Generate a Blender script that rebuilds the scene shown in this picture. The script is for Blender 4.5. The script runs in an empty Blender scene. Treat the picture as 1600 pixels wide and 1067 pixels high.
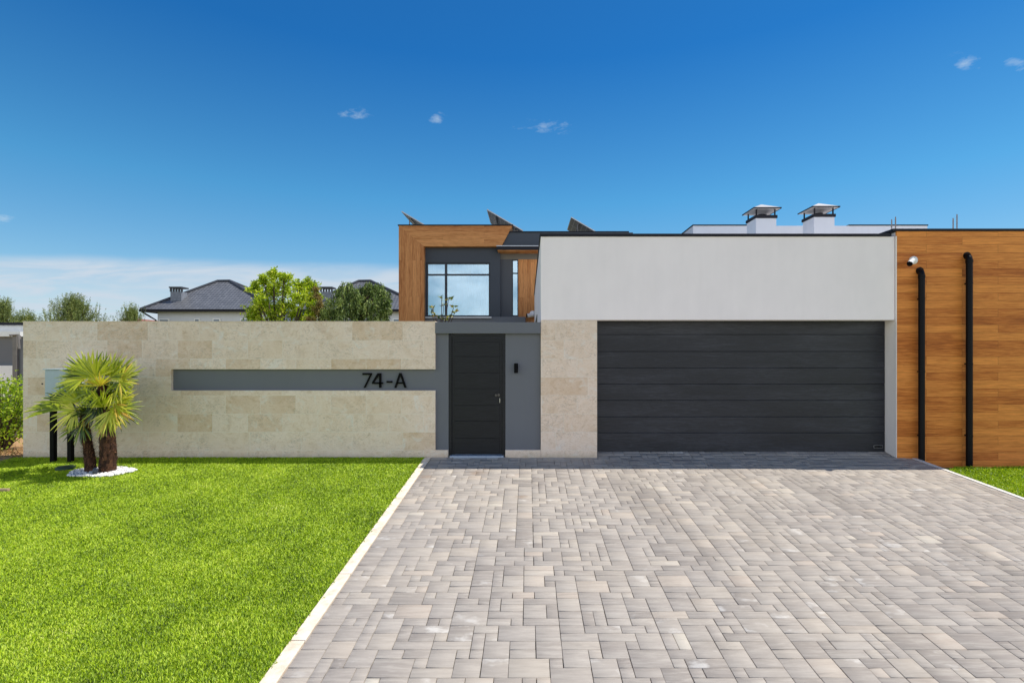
import bpy, math, random
import numpy as np
from mathutils import Vector
random.seed(7); rng = np.random.default_rng(7)
S = bpy.context.scene; COL = S.collection

# ------------------------------------------------------------------ measures taken from the photograph
F, VX, HY = 800.0, 825.0, 555.0          # focal length in photo px, vanishing point
CZ, Y0, SL = 1.777, 8.885, 0.07625       # eye height, facade distance, driveway fall
SUN = Vector((.50, .160, 1.0)).normalized()
def P(px, py, Y): return ((px-VX)/F*Y, Y, CZ-(py-HY)/F*Y)
def PX(px, Y): return (px-VX)/F*Y
def PZ(py, Y): return CZ-(py-HY)/F*Y
def gz(Y): return -(Y0-max(Y, -6))*SL if Y < Y0 else 0.0

# ------------------------------------------------------------------ camera, exposure, sun, sky
cam = bpy.data.cameras.new('camera'); co = bpy.data.objects.new('camera', cam); COL.objects.link(co)
co.location = (0, 0, CZ); co.rotation_euler = (math.pi/2, 0, 0)
cam.sensor_width = 36; cam.lens = F/1600*36; cam.shift_x = (800-VX)/1600; cam.shift_y = (HY-533.5)/1600
cam.clip_end = 5000; cam.clip_start = .05
S.camera = co
S.view_settings.view_transform = 'Standard'; S.view_settings.look = 'None'; S.view_settings.exposure = 0.0; S.view_settings.gamma = 1
S.render.resolution_x = 1024; S.render.resolution_y = 682
S.render.engine = 'CYCLES'; S.cycles.max_bounces = 8; S.cycles.transparent_max_bounces = 16

def nd(nt, t, ins=None, **props):
    n = nt.nodes.new(t)
    for k, v in props.items(): setattr(n, k, v)
    for k, v in (ins or {}).items():
        s = n.inputs[k]
        if isinstance(v, bpy.types.NodeSocket): nt.links.new(v, s)
        else:
            if hasattr(s.default_value, '__len__') and len(s.default_value) == 4 and len(v) == 3: v = (*v, 1)
            s.default_value = v
    return n
def mth(nt, op, a, b=0.0, c=0.0, clamp=False):
    return nd(nt, 'ShaderNodeMath', {0: a, 1: b, 2: c}, operation=op, use_clamp=clamp).outputs[0]
def vm(nt, op, a, b=(0, 0, 0)): 
    n = nd(nt, 'ShaderNodeVectorMath', {0: a, 1: b}, operation=op)
    return n.outputs['Value'] if op in ('DOT_PRODUCT', 'LENGTH', 'DISTANCE') else n.outputs[0]
def ramp(nt, fac, stops, interp='LINEAR'):
    n = nd(nt, 'ShaderNodeValToRGB', {0: fac}); r = n.color_ramp; r.interpolation = interp
    while len(r.elements) < len(stops): r.elements.new(.5)
    for e, (p, c) in zip(r.elements, stops):
        e.position = p; e.color = (*c, 1) if hasattr(c, '__len__') else (c, c, c, 1)
    return n.outputs[0]
def mixc(nt, fac, a, b, mode='MIX'):
    n = nd(nt, 'ShaderNodeMix', None, data_type='RGBA', blend_type=mode)
    for i, v in ((0, fac), (6, a), (7, b)):
        if isinstance(v, bpy.types.NodeSocket): nt.links.new(v, n.inputs[i])
        else: n.inputs[i].default_value = v if i == 0 else ((*v, 1) if len(v) == 3 else v)
    return n.outputs[2]
def noise(nt, vec, scale, detail=4, rough=.55, dist=0.0, w=None):
    n = nd(nt, 'ShaderNodeTexNoise', {'Scale': scale, 'Detail': detail, 'Roughness': rough, 'Distortion': dist})
    if vec is not None: nt.links.new(vec, n.inputs['Vector'])
    return n.outputs['Fac']
def sc(nt, vec, s):
    return nd(nt, 'ShaderNodeMapping', {'Vector': vec, 'Scale': s}).outputs[0]
def lin(r, g, b): return tuple(((c/255+.055)/1.055)**2.4 if c > 10 else c/255/12.92 for c in (r, g, b))

sun = bpy.data.lights.new('sun', 'SUN'); sun.energy = 4.9; sun.angle = math.radians(.53); sun.color = (1, .95, .87)
so = bpy.data.objects.new('sun', sun); COL.objects.link(so)
so.rotation_euler = SUN.to_track_quat('Z', 'Y').to_euler(); so.location = (5, 2, 20)

w = bpy.data.worlds.new('World'); S.world = w; w.use_nodes = True; nt = w.node_tree; nt.nodes.clear()
tc = nd(nt, 'ShaderNodeTexCoord').outputs['Generated']
sky = nd(nt, 'ShaderNodeTexSky', None, sky_type='NISHITA', sun_disc=False)
sky.sun_elevation = math.asin(SUN.z); sky.sun_rotation = math.atan2(SUN.x, SUN.y)
sky.altitude = 400; sky.air_density = 1.0; sky.dust_density = .4; sky.ozone_density = 2.5
dv = vm(nt, 'NORMALIZE', tc)
sep = nd(nt, 'ShaderNodeSeparateXYZ', {0: dv})
dx, dy, dz = sep.outputs[0], sep.outputs[1], sep.outputs[2]
tint = ramp(nt, dz, [(0, (1.0, 1.1, 1.10)), (.12, (.76, 1.01, 1.07)), (.28, (.40, 1.02, 1.20)), (.5, (.12, .68, 1.12)), (1, (.14, .60, 1.0))])
base = mixc(nt, 1.0, sky.outputs[0], tint, 'MULTIPLY')
side = nd(nt, 'ShaderNodeMapRange', {'Value': dx, 'From Min': -.3, 'From Max': .75, 'To Min': 1.0, 'To Max': .86}).outputs[0]
base = vm(nt, 'SCALE', base); nt.links.new(side, nt.nodes[-1].inputs['Scale'])
# thin cloud bank low over the horizon, to the left of the view
el = mth(nt, 'DIVIDE', dz, mth(nt, 'MAXIMUM', dy, .05))
az = mth(nt, 'DIVIDE', dx, mth(nt, 'MAXIMUM', dy, .05))
cvec = nd(nt, 'ShaderNodeCombineXYZ', {0: az, 1: mth(nt, 'MULTIPLY', el, 7.0), 2: 0.0}).outputs[0]
streak = noise(nt, cvec, 3.6, 7, .62, .6)
topn = noise(nt, sc(nt, cvec, (1, .15, 1)), 2.5, 3)
edge = mth(nt, 'ADD', mth(nt, 'ADD', .158, mth(nt, 'MULTIPLY', az, -.03)), mth(nt, 'MULTIPLY', topn, .03))
bank = nd(nt, 'ShaderNodeMapRange', {'Value': el, 'From Min': edge, 'From Max': mth(nt, 'SUBTRACT', edge, .03), 'To Min': 0.0, 'To Max': 1.0}, interpolation_type='SMOOTHSTEP').outputs[0]
azm = nd(nt, 'ShaderNodeMapRange', {'Value': az, 'From Min': .12, 'From Max': -.30}, interpolation_type='SMOOTHSTEP').outputs[0]
front = nd(nt, 'ShaderNodeMapRange', {'Value': dy, 'From Min': .1, 'From Max': .3}).outputs[0]
st = nd(nt, 'ShaderNodeMapRange', {'Value': streak, 'From Min': .36, 'From Max': .60, 'To Min': .52, 'To Max': 1.0}, interpolation_type='SMOOTHSTEP').outputs[0]
bankf = mth(nt, 'MULTIPLY', mth(nt, 'MULTIPLY', mth(nt, 'MULTIPLY', bank, azm), front), st)
# a few small puffs of cumulus
puff = None
pn = noise(nt, sc(nt, vm(nt, 'ADD', dv, vm(nt, 'MULTIPLY', nd(nt, 'ShaderNodeTexNoise', {'Vector': dv, 'Scale': 14.0}).outputs['Color'], (.04, .04, .02))), (1, 1, 2.6)), 34, 6, .66)
for (px, py, rad, asp) in ((557, 178, .028, 1.7), (684, 185, .026, 1.1), (850, 197, .030, 2.6), (1510, 100, .040, 1.4), (1592, 100, .030, 1.9), (5, 343, .02, 2)):
    c = ((px-VX)/F, (HY-py)/F)
    a = mth(nt, 'DIVIDE', mth(nt, 'SUBTRACT', az, c[0]), asp)
    b = mth(nt, 'MULTIPLY', mth(nt, 'SUBTRACT', el, c[1]), 1.25)
    d = mth(nt, 'SQRT', mth(nt, 'ADD', mth(nt, 'MULTIPLY', a, a), mth(nt, 'MULTIPLY', b, b)))
    g = mth(nt, 'SUBTRACT', 1.0, mth(nt, 'DIVIDE', d, rad), clamp=True)
    puff = g if puff is None else mth(nt, 'MAXIMUM', puff, g)
puff = mth(nt, 'MULTIPLY', mth(nt, 'MULTIPLY', mth(nt, 'SUBTRACT', mth(nt, 'ADD', mth(nt, 'MULTIPLY', puff, .8), mth(nt, 'MULTIPLY', pn, 2.2)), 1.50, clamp=True), mth(nt, 'MULTIPLY', puff, 2.5, clamp=True)), 1.3)
puff = mth(nt, 'MULTIPLY', puff, front, clamp=True)
# broken cloud behind the camera, unseen, made bright and low to fill the shaded facade
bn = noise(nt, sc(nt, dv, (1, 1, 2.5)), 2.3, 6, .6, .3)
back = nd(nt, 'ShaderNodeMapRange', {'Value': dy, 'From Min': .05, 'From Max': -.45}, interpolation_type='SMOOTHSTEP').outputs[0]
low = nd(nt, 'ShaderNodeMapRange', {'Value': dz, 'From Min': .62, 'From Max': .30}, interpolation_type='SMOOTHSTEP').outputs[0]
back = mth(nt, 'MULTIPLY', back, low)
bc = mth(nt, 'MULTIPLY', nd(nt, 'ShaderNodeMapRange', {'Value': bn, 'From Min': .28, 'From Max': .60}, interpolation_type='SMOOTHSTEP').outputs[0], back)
cl = mixc(nt, mth(nt, 'MULTIPLY', bankf, .95), base, (5.1, 5.8, 6.6))
cl = mixc(nt, mth(nt, 'MULTIPLY', puff, .55), cl, (5.0, 6.1, 7.0))
BACK_FILL = (13.6, 13.8, 14.4)
cl = mixc(nt, mth(nt, 'MULTIPLY', bc, .95), cl, BACK_FILL)
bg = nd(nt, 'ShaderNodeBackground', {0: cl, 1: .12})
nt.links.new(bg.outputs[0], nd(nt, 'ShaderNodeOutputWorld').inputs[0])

# ------------------------------------------------------------------ materials
def newmat(name, disp=None):
    m = bpy.data.materials.new(name); m.use_nodes = True; nt = m.node_tree; nt.nodes.clear()
    out = nd(nt, 'ShaderNodeOutputMaterial'); return m, nt, out
def finish(nt, out, col, rough=.8, bump=None, bstr=.3, bdist=.01, metallic=0.0, spec=.5, **kw):
    ins = {'Base Color': col, 'Roughness': rough, 'Metallic': metallic, 'Specular IOR Level': spec}; ins.update(kw)
    if bump is not None:
        ins['Normal'] = nd(nt, 'ShaderNodeBump', {'Height': bump, 'Strength': bstr, 'Distance': bdist}).outputs[0]
    p = nd(nt, 'ShaderNodeBsdfPrincipled', ins); nt.links.new(p.outputs[0], out.inputs[0]); return p
def pos(nt): return nd(nt, 'ShaderNodeNewGeometry').outputs['Position']
def swz(nt, v, order):
    s = nd(nt, 'ShaderNodeSeparateXYZ', {0: v}); i = {'x': 0, 'y': 1, 'z': 2}
    return nd(nt, 'ShaderNodeCombineXYZ', {k: s.outputs[i[c]] for k, c in enumerate(order)}).outputs[0]
def M_plaster(name, c, grain=1.0, rough=.92):
    m, nt, o = newmat(name); p = pos(nt)
    a = noise(nt, p, 1.1, 5, .6); b = noise(nt, sc(nt, p, (3, 3, .5)), 2.2, 5, .6); f = noise(nt, p, 180, 3)
    k = mth(nt, 'ADD', mth(nt, 'MULTIPLY', a, .12), mth(nt, 'ADD', mth(nt, 'MULTIPLY', b, .08), mth(nt, 'MULTIPLY', f, .10)))
    fac = mth(nt, 'ADD', k, .85)
    col = vm(nt, 'SCALE', c); nt.nodes[-1].inputs['Scale'].default_value = 1; nt.links.new(fac, nt.nodes[-1].inputs['Scale'])
    finish(nt, o, col, rough, f, .25*grain, .004); return m
def M_paint(name, c, rough=.45, metallic=0.0, var=.1, bs=.05, spec=.4):
    m, nt, o = newmat(name); p = pos(nt)
    a = noise(nt, p, 7, 5, .6)
    fac = mth(nt, 'ADD', mth(nt, 'MULTIPLY', a, var*2), 1-var)
    col = vm(nt, 'SCALE', c); nt.links.new(fac, nt.nodes[-1].inputs['Scale'])
    rg = mth(nt, 'ADD', mth(nt, 'MULTIPLY', noise(nt, p, 23, 4), .2), rough-.1)
    finish(nt, o, col, rg, noise(nt, p, 90, 2), bs, .002, metallic, spec); return m
def M_stone():
    m, nt, o = newmat('travertine'); p = pos(nt)
    v = swz(nt, p, 'xzy'); v0 = vm(nt, 'ADD', v, (10.13, 10-1.54, 0))
    br = nd(nt, 'ShaderNodeTexBrick', {'Vector': v0, 'Color1': (0, 0, 0, 1), 'Color2': (1, 1, 1, 1), 'Mortar': (.5, .5, .5, 1), 'Scale': 1.0, 'Mortar Size': .0024, 'Mortar Smooth': .3, 'Bias': 0.0, 'Brick Width': .61, 'Row Height': .318}, offset=.37, offset_frequency=2, squash=1.45, squash_frequency=3)
    tone = br.outputs['Color']; mort = br.outputs['Fac']
    tv = vm(nt, 'ADD', p, vm(nt, 'MULTIPLY', tone, (37, 11, 23)))      # every slab its own piece of the figure
    big = noise(nt, tv, 2.1, 6, .62, 1.2)
    mid = noise(nt, sc(nt, tv, (1, 1, 1.6)), 8, 8, .65, 2.4)
    fine = noise(nt, tv, 60, 6, .7)
    c1 = ramp(nt, big, [(.30, lin(184, 160, 122)), (.42, lin(220, 206, 178)), (.52, lin(232, 224, 206)), (.60, lin(206, 192, 164)), (.70, lin(226, 220, 204))])
    c2 = ramp(nt, mid, [(.34, lin(172, 146, 106)), (.44, lin(214, 198, 168)), (.52, lin(232, 224, 206)), (.62, lin(208, 196, 172)), (.7, lin(236, 232, 220))])
    c = mixc(nt, .48, c1, c2)
    tt = ramp(nt, tone, [(0, lin(190, 162, 120)), (.15, lin(206, 184, 150)), (.30, lin(226, 216, 194)), (.62, lin(226, 218, 200)), (1, lin(236, 230, 214))])
    c = mixc(nt, mth(nt, 'MULTIPLY', noise(nt, p, 2.4, 3), .70), c, tt)
    c = mixc(nt, 1.0, c, (1.15, 1.03, 1.03), 'MULTIPLY')
    vein = mth(nt, 'ABSOLUTE', mth(nt, 'SUBTRACT', noise(nt, sc(nt, tv, (1, 1, 1.9)), 4.5, 6, .6, 2.0), .5))
    vf = nd(nt, 'ShaderNodeMapRange', {'Value': vein, 'From Min': .018, 'From Max': 0.0, 'To Min': 0.0, 'To Max': .6}).outputs[0]
    vmask = nd(nt, 'ShaderNodeMapRange', {'Value': noise(nt, tv, 1.7, 2), 'From Min': .44, 'From Max': .54}).outputs[0]
    c = mixc(nt, mth(nt, 'MULTIPLY', vf, vmask), c, lin(142, 130, 112))
    wp = nd(nt, 'ShaderNodeMapRange', {'Value': noise(nt, sc(nt, tv, (1, 1, 1.4)), 3.2, 6, .6, 1.6), 'From Min': .56, 'From Max': .70, 'To Max': .5}).outputs[0]
    c = mixc(nt, wp, c, lin(240, 238, 232))
    pit = nd(nt, 'ShaderNodeMapRange', {'Value': fine, 'From Min': .40, 'From Max': .32, 'To Max': .85}).outputs[0]
    pmask = nd(nt, 'ShaderNodeMapRange', {'Value': noise(nt, tv, 3.3, 3), 'From Min': .38, 'From Max': .6}).outputs[0]
    pitm = mth(nt, 'MULTIPLY', pit, pmask)
    c = mixc(nt, pitm, c, lin(140, 122, 94))
    c = mixc(nt, mth(nt, 'MULTIPLY', fine, .22), c, lin(182, 170, 145))
    c = mixc(nt, mth(nt, 'MULTIPLY', mort, .75), c, lin(240, 237, 228))
    gr = nd(nt, 'ShaderNodeMapRange', {'Value': mth(nt, 'ADD', nd(nt, 'ShaderNodeSeparateXYZ', {0: p}).outputs[2], mth(nt, 'MULTIPLY', noise(nt, p, 5, 4), -.14)), 'From Min': .03, 'From Max': -.07, 'To Max': .4}).outputs[0]
    c = mixc(nt, gr, c, lin(150, 140, 105))
    h = mth(nt, 'SUBTRACT', mth(nt, 'MULTIPLY', fine, .25), mth(nt, 'ADD', pitm, mth(nt, 'MULTIPLY', mort, .6)))
    finish(nt, o, c, .72, h, .35, .006); return m
def M_wood(name, order, bw, rh, dark, midc, light, off=.5, tw=.55):
    m, nt, o = newmat(name); p = pos(nt); v = swz(nt, p, order)
    v0 = vm(nt, 'ADD', v, (20.39, 20.05, 0))
    br = nd(nt, 'ShaderNodeTexBrick', {'Vector': v0, 'Color1': (0, 0, 0, 1), 'Color2': (1, 1, 1, 1), 'Mortar': (.5, .5, .5, 1), 'Scale': 1.0, 'Mortar Size': .0016, 'Mortar Smooth': .1, 'Bias': 0.0, 'Brick Width': bw, 'Row Height': rh}, offset=off, offset_frequency=2)
    tone, mort = br.outputs['Color'], br.outputs['Fac']
    tv = vm(nt, 'ADD', v, vm(nt, 'MULTIPLY', tone, (31, 7, 17)))
    g1 = noise(nt, sc(nt, tv, (1.0, 30, 1)), 2.4, 8, .66, .5)
    g2 = noise(nt, sc(nt, tv, (1.0, 22, 1)), 6.5, 5, .65, .3)
    g3 = noise(nt, sc(nt, tv, (1.2, 9, 1)), 1.0, 3, .5, 1.2)
    g = mth(nt, 'ADD', mth(nt, 'MULTIPLY', g1, .5), mth(nt, 'ADD', mth(nt, 'MULTIPLY', g2, .28), mth(nt, 'MULTIPLY', g3, .22)))
    g = mth(nt, 'ADD', g, mth(nt, 'MULTIPLY', mth(nt, 'SUBTRACT', tone, .5), .10*tw/.55))
    c = ramp(nt, g, [(.34, dark), (.44, midc), (.53, light), (.66, tuple(min(1, x*1.35) for x in light))])
    stk = nd(nt, 'ShaderNodeMapRange', {'Value': noise(nt, sc(nt, tv, (.8, 30, 1)), 3.1, 3, .6), 'From Min': .62, 'From Max': .74, 'To Max': .45}).outputs[0]
    c = mixc(nt, stk, c, dark)
    c = mixc(nt, mth(nt, 'MULTIPLY', mort, .85), c, tuple(x*.28 for x in dark))
    h = mth(nt, 'SUBTRACT', mth(nt, 'MULTIPLY', g2, .2), mth(nt, 'MULTIPLY', mort, 1.0))
    finish(nt, o, c, .55, h, .4, .004, spec=.25); return m
def M_attr(name, stops, rough=.6, transl=0.0, spots=None, spec=.35, mapn=None):
    """leaf-like materials: colour from the per-leaf 'tone' attribute, some light through the blade"""
    m, nt, o = newmat(name)
    t = nd(nt, 'ShaderNodeAttribute', attribute_name='tone').outputs['Fac']
    if mapn: 
        nz = noise(nt, pos(nt), mapn[0], 3); t = mth(nt, 'ADD', t, mth(nt, 'MULTIPLY', mth(nt, 'SUBTRACT', nz, .5), mapn[1]), clamp=True)
    c = ramp(nt, t, stops)
    p = nd(nt, 'ShaderNodeBsdfPrincipled', {'Base Color': c, 'Roughness': rough, 'Specular IOR Level': spec})
    if transl:
        c2 = mixc(nt, .8, c, (1.25, 1.35, .5), 'MULTIPLY')
        tr = nd(nt, 'ShaderNodeBsdfTranslucent', {'Color': c2})
        mx = nd(nt, 'ShaderNodeMixShader', {0: transl, 1: p.outputs[0], 2: tr.outputs[0]})
        nt.links.new(mx.outputs[0], o.inputs[0])
    else: nt.links.new(p.outputs[0], o.inputs[0])
    return m

WHITE = M_plaster('white render', lin(248, 240, 237), 1.6); WHITE2 = M_plaster('white render reveal', lin(243, 236, 228))
GREY = M_plaster('blue grey render', lin(109, 112, 117), .8)
DGREY = M_plaster('dark grey render', lin(72, 77, 84), .8)
TEXGREY = M_plaster('textured grey render', lin(84, 86, 90), 2.5)
TAUPE = M_plaster('taupe render', lin(125, 120, 110))
PALE = M_plaster('pale grey render', lin(206, 210, 216))
STONE = M_stone()
WOOD_H = M_wood('oak planks level', 'xzy', 1.24, .138, lin(150, 80, 28), lin(196, 113, 45), lin(220, 140, 64), tw=.9)
WOOD_U = M_wood('oak planks level upper', 'xzy', 2.9, .14, lin(124, 74, 36), lin(180, 114, 60), lin(206, 144, 86))
WOOD_V = M_wood('oak planks upright', 'zxy', 2.55, .13, lin(124, 74, 36), lin(178, 112, 60), lin(202, 140, 84))
COPE = M_paint('anthracite sheet', lin(34, 34, 40), .6, .0, spec=.2)
BLACK = M_paint('black paint', lin(8, 8, 9), .65, spec=.12)
FRAME = M_paint('window frame paint', lin(36, 40, 50), .4)
ALU = M_paint('brushed aluminium', lin(170, 172, 176), .35, .8)
CHROME = M_paint('satin steel', lin(200, 200, 200), .25, 1.0)
BOXG = M_paint('pale enamel', lin(176, 190, 198), .4)
WPLAST = M_paint('white plastic', lin(235, 235, 232), .35)
SILL = M_paint('grey blue sill', lin(170, 184, 200), .4, .3)
RUST = M_paint('weathered steel', lin(128, 122, 118), .7, .1, .3)
PIPE = M_paint('black pipe', lin(10, 10, 12), .5, spec=.18)

def M_door():
    m, nt, o = newmat('embossed anthracite steel'); p = pos(nt)
    g = noise(nt, sc(nt, p, (.8, 1, 12)), 3.2, 7, .62, 2.2)
    g2 = noise(nt, sc(nt, p, (.35, 1, 2.2)), 1.6, 3, .5)
    k = mth(nt, 'ADD', mth(nt, 'MULTIPLY', g, .5), mth(nt, 'MULTIPLY', g2, .3))
    c = ramp(nt, k, [(.28, lin(24, 26, 31)), (.40, lin(36, 38, 44)), (.50, lin(58, 60, 67))])  # grain streaks put into the colour, standing in for light on the embossing
    finish(nt, o, c, mth(nt, 'ADD', mth(nt, 'MULTIPLY', g, .3), .34), g, .55, .006, spec=.45); return m
DOOR = M_door()
def M_gate():
    m, nt, o = newmat('embossed black steel'); p = pos(nt)
    g = noise(nt, sc(nt, p, (1.6, 1, 18)), 3.6, 6, .6, 1.2)
    c = ramp(nt, g, [(.35, lin(12, 14, 17)), (.65, lin(26, 29, 33))])
    finish(nt, o, c, .5, g, .35, .003, spec=.35); return m
GATE = M_gate()
def M_paver():
    m, nt, o = newmat('concrete pavers'); p = pos(nt)
    t = nd(nt, 'ShaderNodeAttribute', attribute_name='tone').outputs['Fac']
    t2 = nd(nt, 'ShaderNodeAttribute', attribute_name='tone2').outputs['Fac']
    off = nd(nt, 'ShaderNodeCombineXYZ', {0: mth(nt, 'MULTIPLY', t, 41), 1: mth(nt, 'MULTIPLY', t2, 23), 2: 0.0}).outputs[0]
    tv = vm(nt, 'ADD', p, off)
    base = ramp(nt, t, [(0, lin(146, 137, 129)), (.3, lin(160, 151, 142)), (.75, lin(170, 161, 151)), (.93, lin(179, 168, 154)), (.98, lin(182, 167, 152)), (1, lin(200, 191, 175))])
    st = noise(nt, sc(nt, tv, (1, 7.5, 1)), 3.6, 7, .68, .3)
    s2 = noise(nt, sc(nt, tv, (1, 3, 1)), 11, 4, .6)
    f = noise(nt, tv, 240, 3, .7)
    c = mixc(nt, nd(nt, 'ShaderNodeMapRange', {'Value': st, 'From Min': .47, 'From Max': .68, 'To Max': .5}).outputs[0], base, lin(200, 192, 179))
    c = mixc(nt, nd(nt, 'ShaderNodeMapRange', {'Value': st, 'From Min': .46, 'From Max': .30, 'To Max': .55}).outputs[0], c, lin(134, 127, 120))
    c = mixc(nt, mth(nt, 'MULTIPLY', s2, .3), c, lin(158, 150, 140))
    # pale efflorescence on some blocks
    ef = mth(nt, 'MULTIPLY', nd(nt, 'ShaderNodeMapRange', {'Value': noise(nt, sc(nt, tv, (1, 1.6, 1)), 6, 3), 'From Min': .55, 'From Max': .70, 'To Max': .5}).outputs[0], nd(nt, 'ShaderNodeMapRange', {'Value': t2, 'From Min': .88, 'From Max': .93}).outputs[0])
    c = mixc(nt, ef, c, lin(226, 222, 214))
    # worn darker zone along the middle of the drive and warm dust near the house
    tr_ = noise(nt, sc(nt, p, (1.3, .22, 1)), 1.0, 5, .6); c = mixc(nt, nd(nt, 'ShaderNodeMapRange', {'Value': tr_, 'From Min': .52, 'From Max': .66, 'To Max': .30}).outputs[0], c, lin(120, 112, 104))
    wz = noise(nt, p, .55, 4, .55)
    c = mixc(nt, nd(nt, 'ShaderNodeMapRange', {'Value': wz, 'From Min': .45, 'From Max': .7, 'To Max': .30}).outputs[0], c, lin(190, 178, 160))
    sp = nd(nt, 'ShaderNodeMapRange', {'Value': f, 'From Min': .62, 'From Max': .75, 'To Max': .35}).outputs[0]
    c = mixc(nt, sp, c, lin(100, 94, 90))
    for (qx, qy, r) in ((PX(742, 7.7), 8.02, .17), (PX(756, 7.9), 8.25, .13), (PX(664, 7.7), 7.85, .12), (PX(815, 6.9), 6.95, .10)):
        d = vm(nt, 'DISTANCE', vm(nt, 'MULTIPLY', p, (1, 1, 0)), (qx, qy, 0))
        d = mth(nt, 'ADD', d, mth(nt, 'MULTIPLY', mth(nt, 'SUBTRACT', noise(nt, p, 9, 3), .5), .25))
        c = mixc(nt, nd(nt, 'ShaderNodeMapRange', {'Value': d, 'From Min': r, 'From Max': 0.0, 'To Max': .5}).outputs[0], c, lin(140, 112, 88))
    finish(nt, o, c, .85, mth(nt, 'ADD', mth(nt, 'MULTIPLY', f, .5), mth(nt, 'MULTIPLY', s2, .5)), .25, .004, spec=.3); return m
PAVER = M_paver()
def M_simple(name, stops, scale, rough=.95, bs=.4, bd=.02, sc3=(1, 1, 1), dist=0):
    m, nt, o = newmat(name); p = sc(nt, pos(nt), sc3)
    n = noise(nt, p, scale, 7, .65, dist); c = ramp(nt, n, stops); finish(nt, o, c, rough, n, bs, bd); return m
SAND = M_simple('joint sand', [(.3, lin(70, 62, 56)), (.7, lin(108, 98, 88))], 60)
KERB = M_simple('cream kerb stone', [(.3, lin(214, 192, 166)), (.5, lin(232, 216, 194)), (.7, lin(240, 230, 214))], 9, .8, .15, .003)
KERBW = M_simple('white kerb concrete', [(.3, lin(205, 200, 190)), (.7, lin(232, 228, 220))], 9, .8, .15, .003)
SOIL = M_simple('lawn soil', [(.3, lin(90, 110, 24)), (.7, lin(130, 148, 40))], 20)
EARTH = M_simple('dry ground', [(.3, lin(112, 98, 70)), (.5, lin(140, 128, 84)), (.7, lin(104, 112, 60))], .8)
DIRT = M_simple('tan dirt', [(.3, lin(150, 112, 70)), (.7, lin(196, 156, 108))], 9)
HILL = M_simple('distant hill', [(.3, lin(120, 140, 165)), (.7, lin(135, 152, 175))], .01)  # haze of distance is put into this blue-grey colour
PEB = M_attr('white pebble', [(0, lin(214, 212, 208)), (1, lin(246, 244, 240))], .6)
def M_tile():
    m, nt, o = newmat('grey roof tile'); uv = nd(nt, 'ShaderNodeAttribute', attribute_name='UVMap').outputs['Vector']
    br = nd(nt, 'ShaderNodeTexBrick', {'Vector': uv, 'Color1': (0, 0, 0, 1), 'Color2': (1, 1, 1, 1), 'Mortar': (0, 0, 0, 1), 'Scale': 1.0, 'Mortar Size': .035, 'Mortar Smooth': .5, 'Bias': 0.0, 'Brick Width': .30, 'Row Height': .36}, offset=.0)
    s = nd(nt, 'ShaderNodeSeparateXYZ', {0: uv})
    fr = mth(nt, 'FRACT', mth(nt, 'DIVIDE', s.outputs[1], .36))
    wv = mth(nt, 'SINE', mth(nt, 'MULTIPLY', s.outputs[0], 2*math.pi/.30))
    c = mixc(nt, br.outputs['Color'], lin(100, 101, 104), lin(116, 117, 120))
    c = mixc(nt, nd(nt, 'ShaderNodeMapRange', {'Value': fr, 'From Min': .30, 'From Max': .0}).outputs[0], c, lin(40, 42, 48))
    h = mth(nt, 'ADD', mth(nt, 'MULTIPLY', fr, -.9), mth(nt, 'MULTIPLY', wv, .2))
    finish(nt, o, c, .45, h, 1.0, .05); return m
TILE = M_tile()
TILED = M_paint('dark ridge tile', lin(62, 64, 70), .5)
def M_glass(name, refl):
    m, nt, o = newmat(name)
    g = nd(nt, 'ShaderNodeBsdfGlossy', {'Color': (.62, .78, .86, 1), 'Roughness': .015})
    t = nd(nt, 'ShaderNodeBsdfTransparent', {'Color': (.66, .80, .88, 1)})
    mx = nd(nt, 'ShaderNodeMixShader', {0: refl, 1: t.outputs[0], 2: g.outputs[0]}); nt.links.new(mx.outputs[0], o.inputs[0]); return m
GLASS = M_glass('reflective glazing', .5)
GLASSD = M_paint('dark far glazing', lin(120, 135, 150), .1)
CURT = M_paint('sheer curtain', lin(196, 208, 216), .9)
DARKROOM = M_paint('dark room', lin(70, 74, 80), .9)
def M_solar():
    m, nt, o = newmat('solar panel back'); uv = nd(nt, 'ShaderNodeTexCoord').outputs['Object']
    br = nd(nt, 'ShaderNodeTexBrick', {'Vector': uv, 'Color1': lin(66, 68, 74)+(1,), 'Color2': lin(82, 84, 92)+(1,), 'Mortar': lin(168, 168, 170)+(1,), 'Scale': 1.0, 'Mortar Size': .008, 'Brick Width': .16, 'Row Height': .16}, offset=0.0)
    finish(nt, o, br.outputs['Color'], .4); return m
SOLAR = M_solar()
GRASS = None
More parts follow.
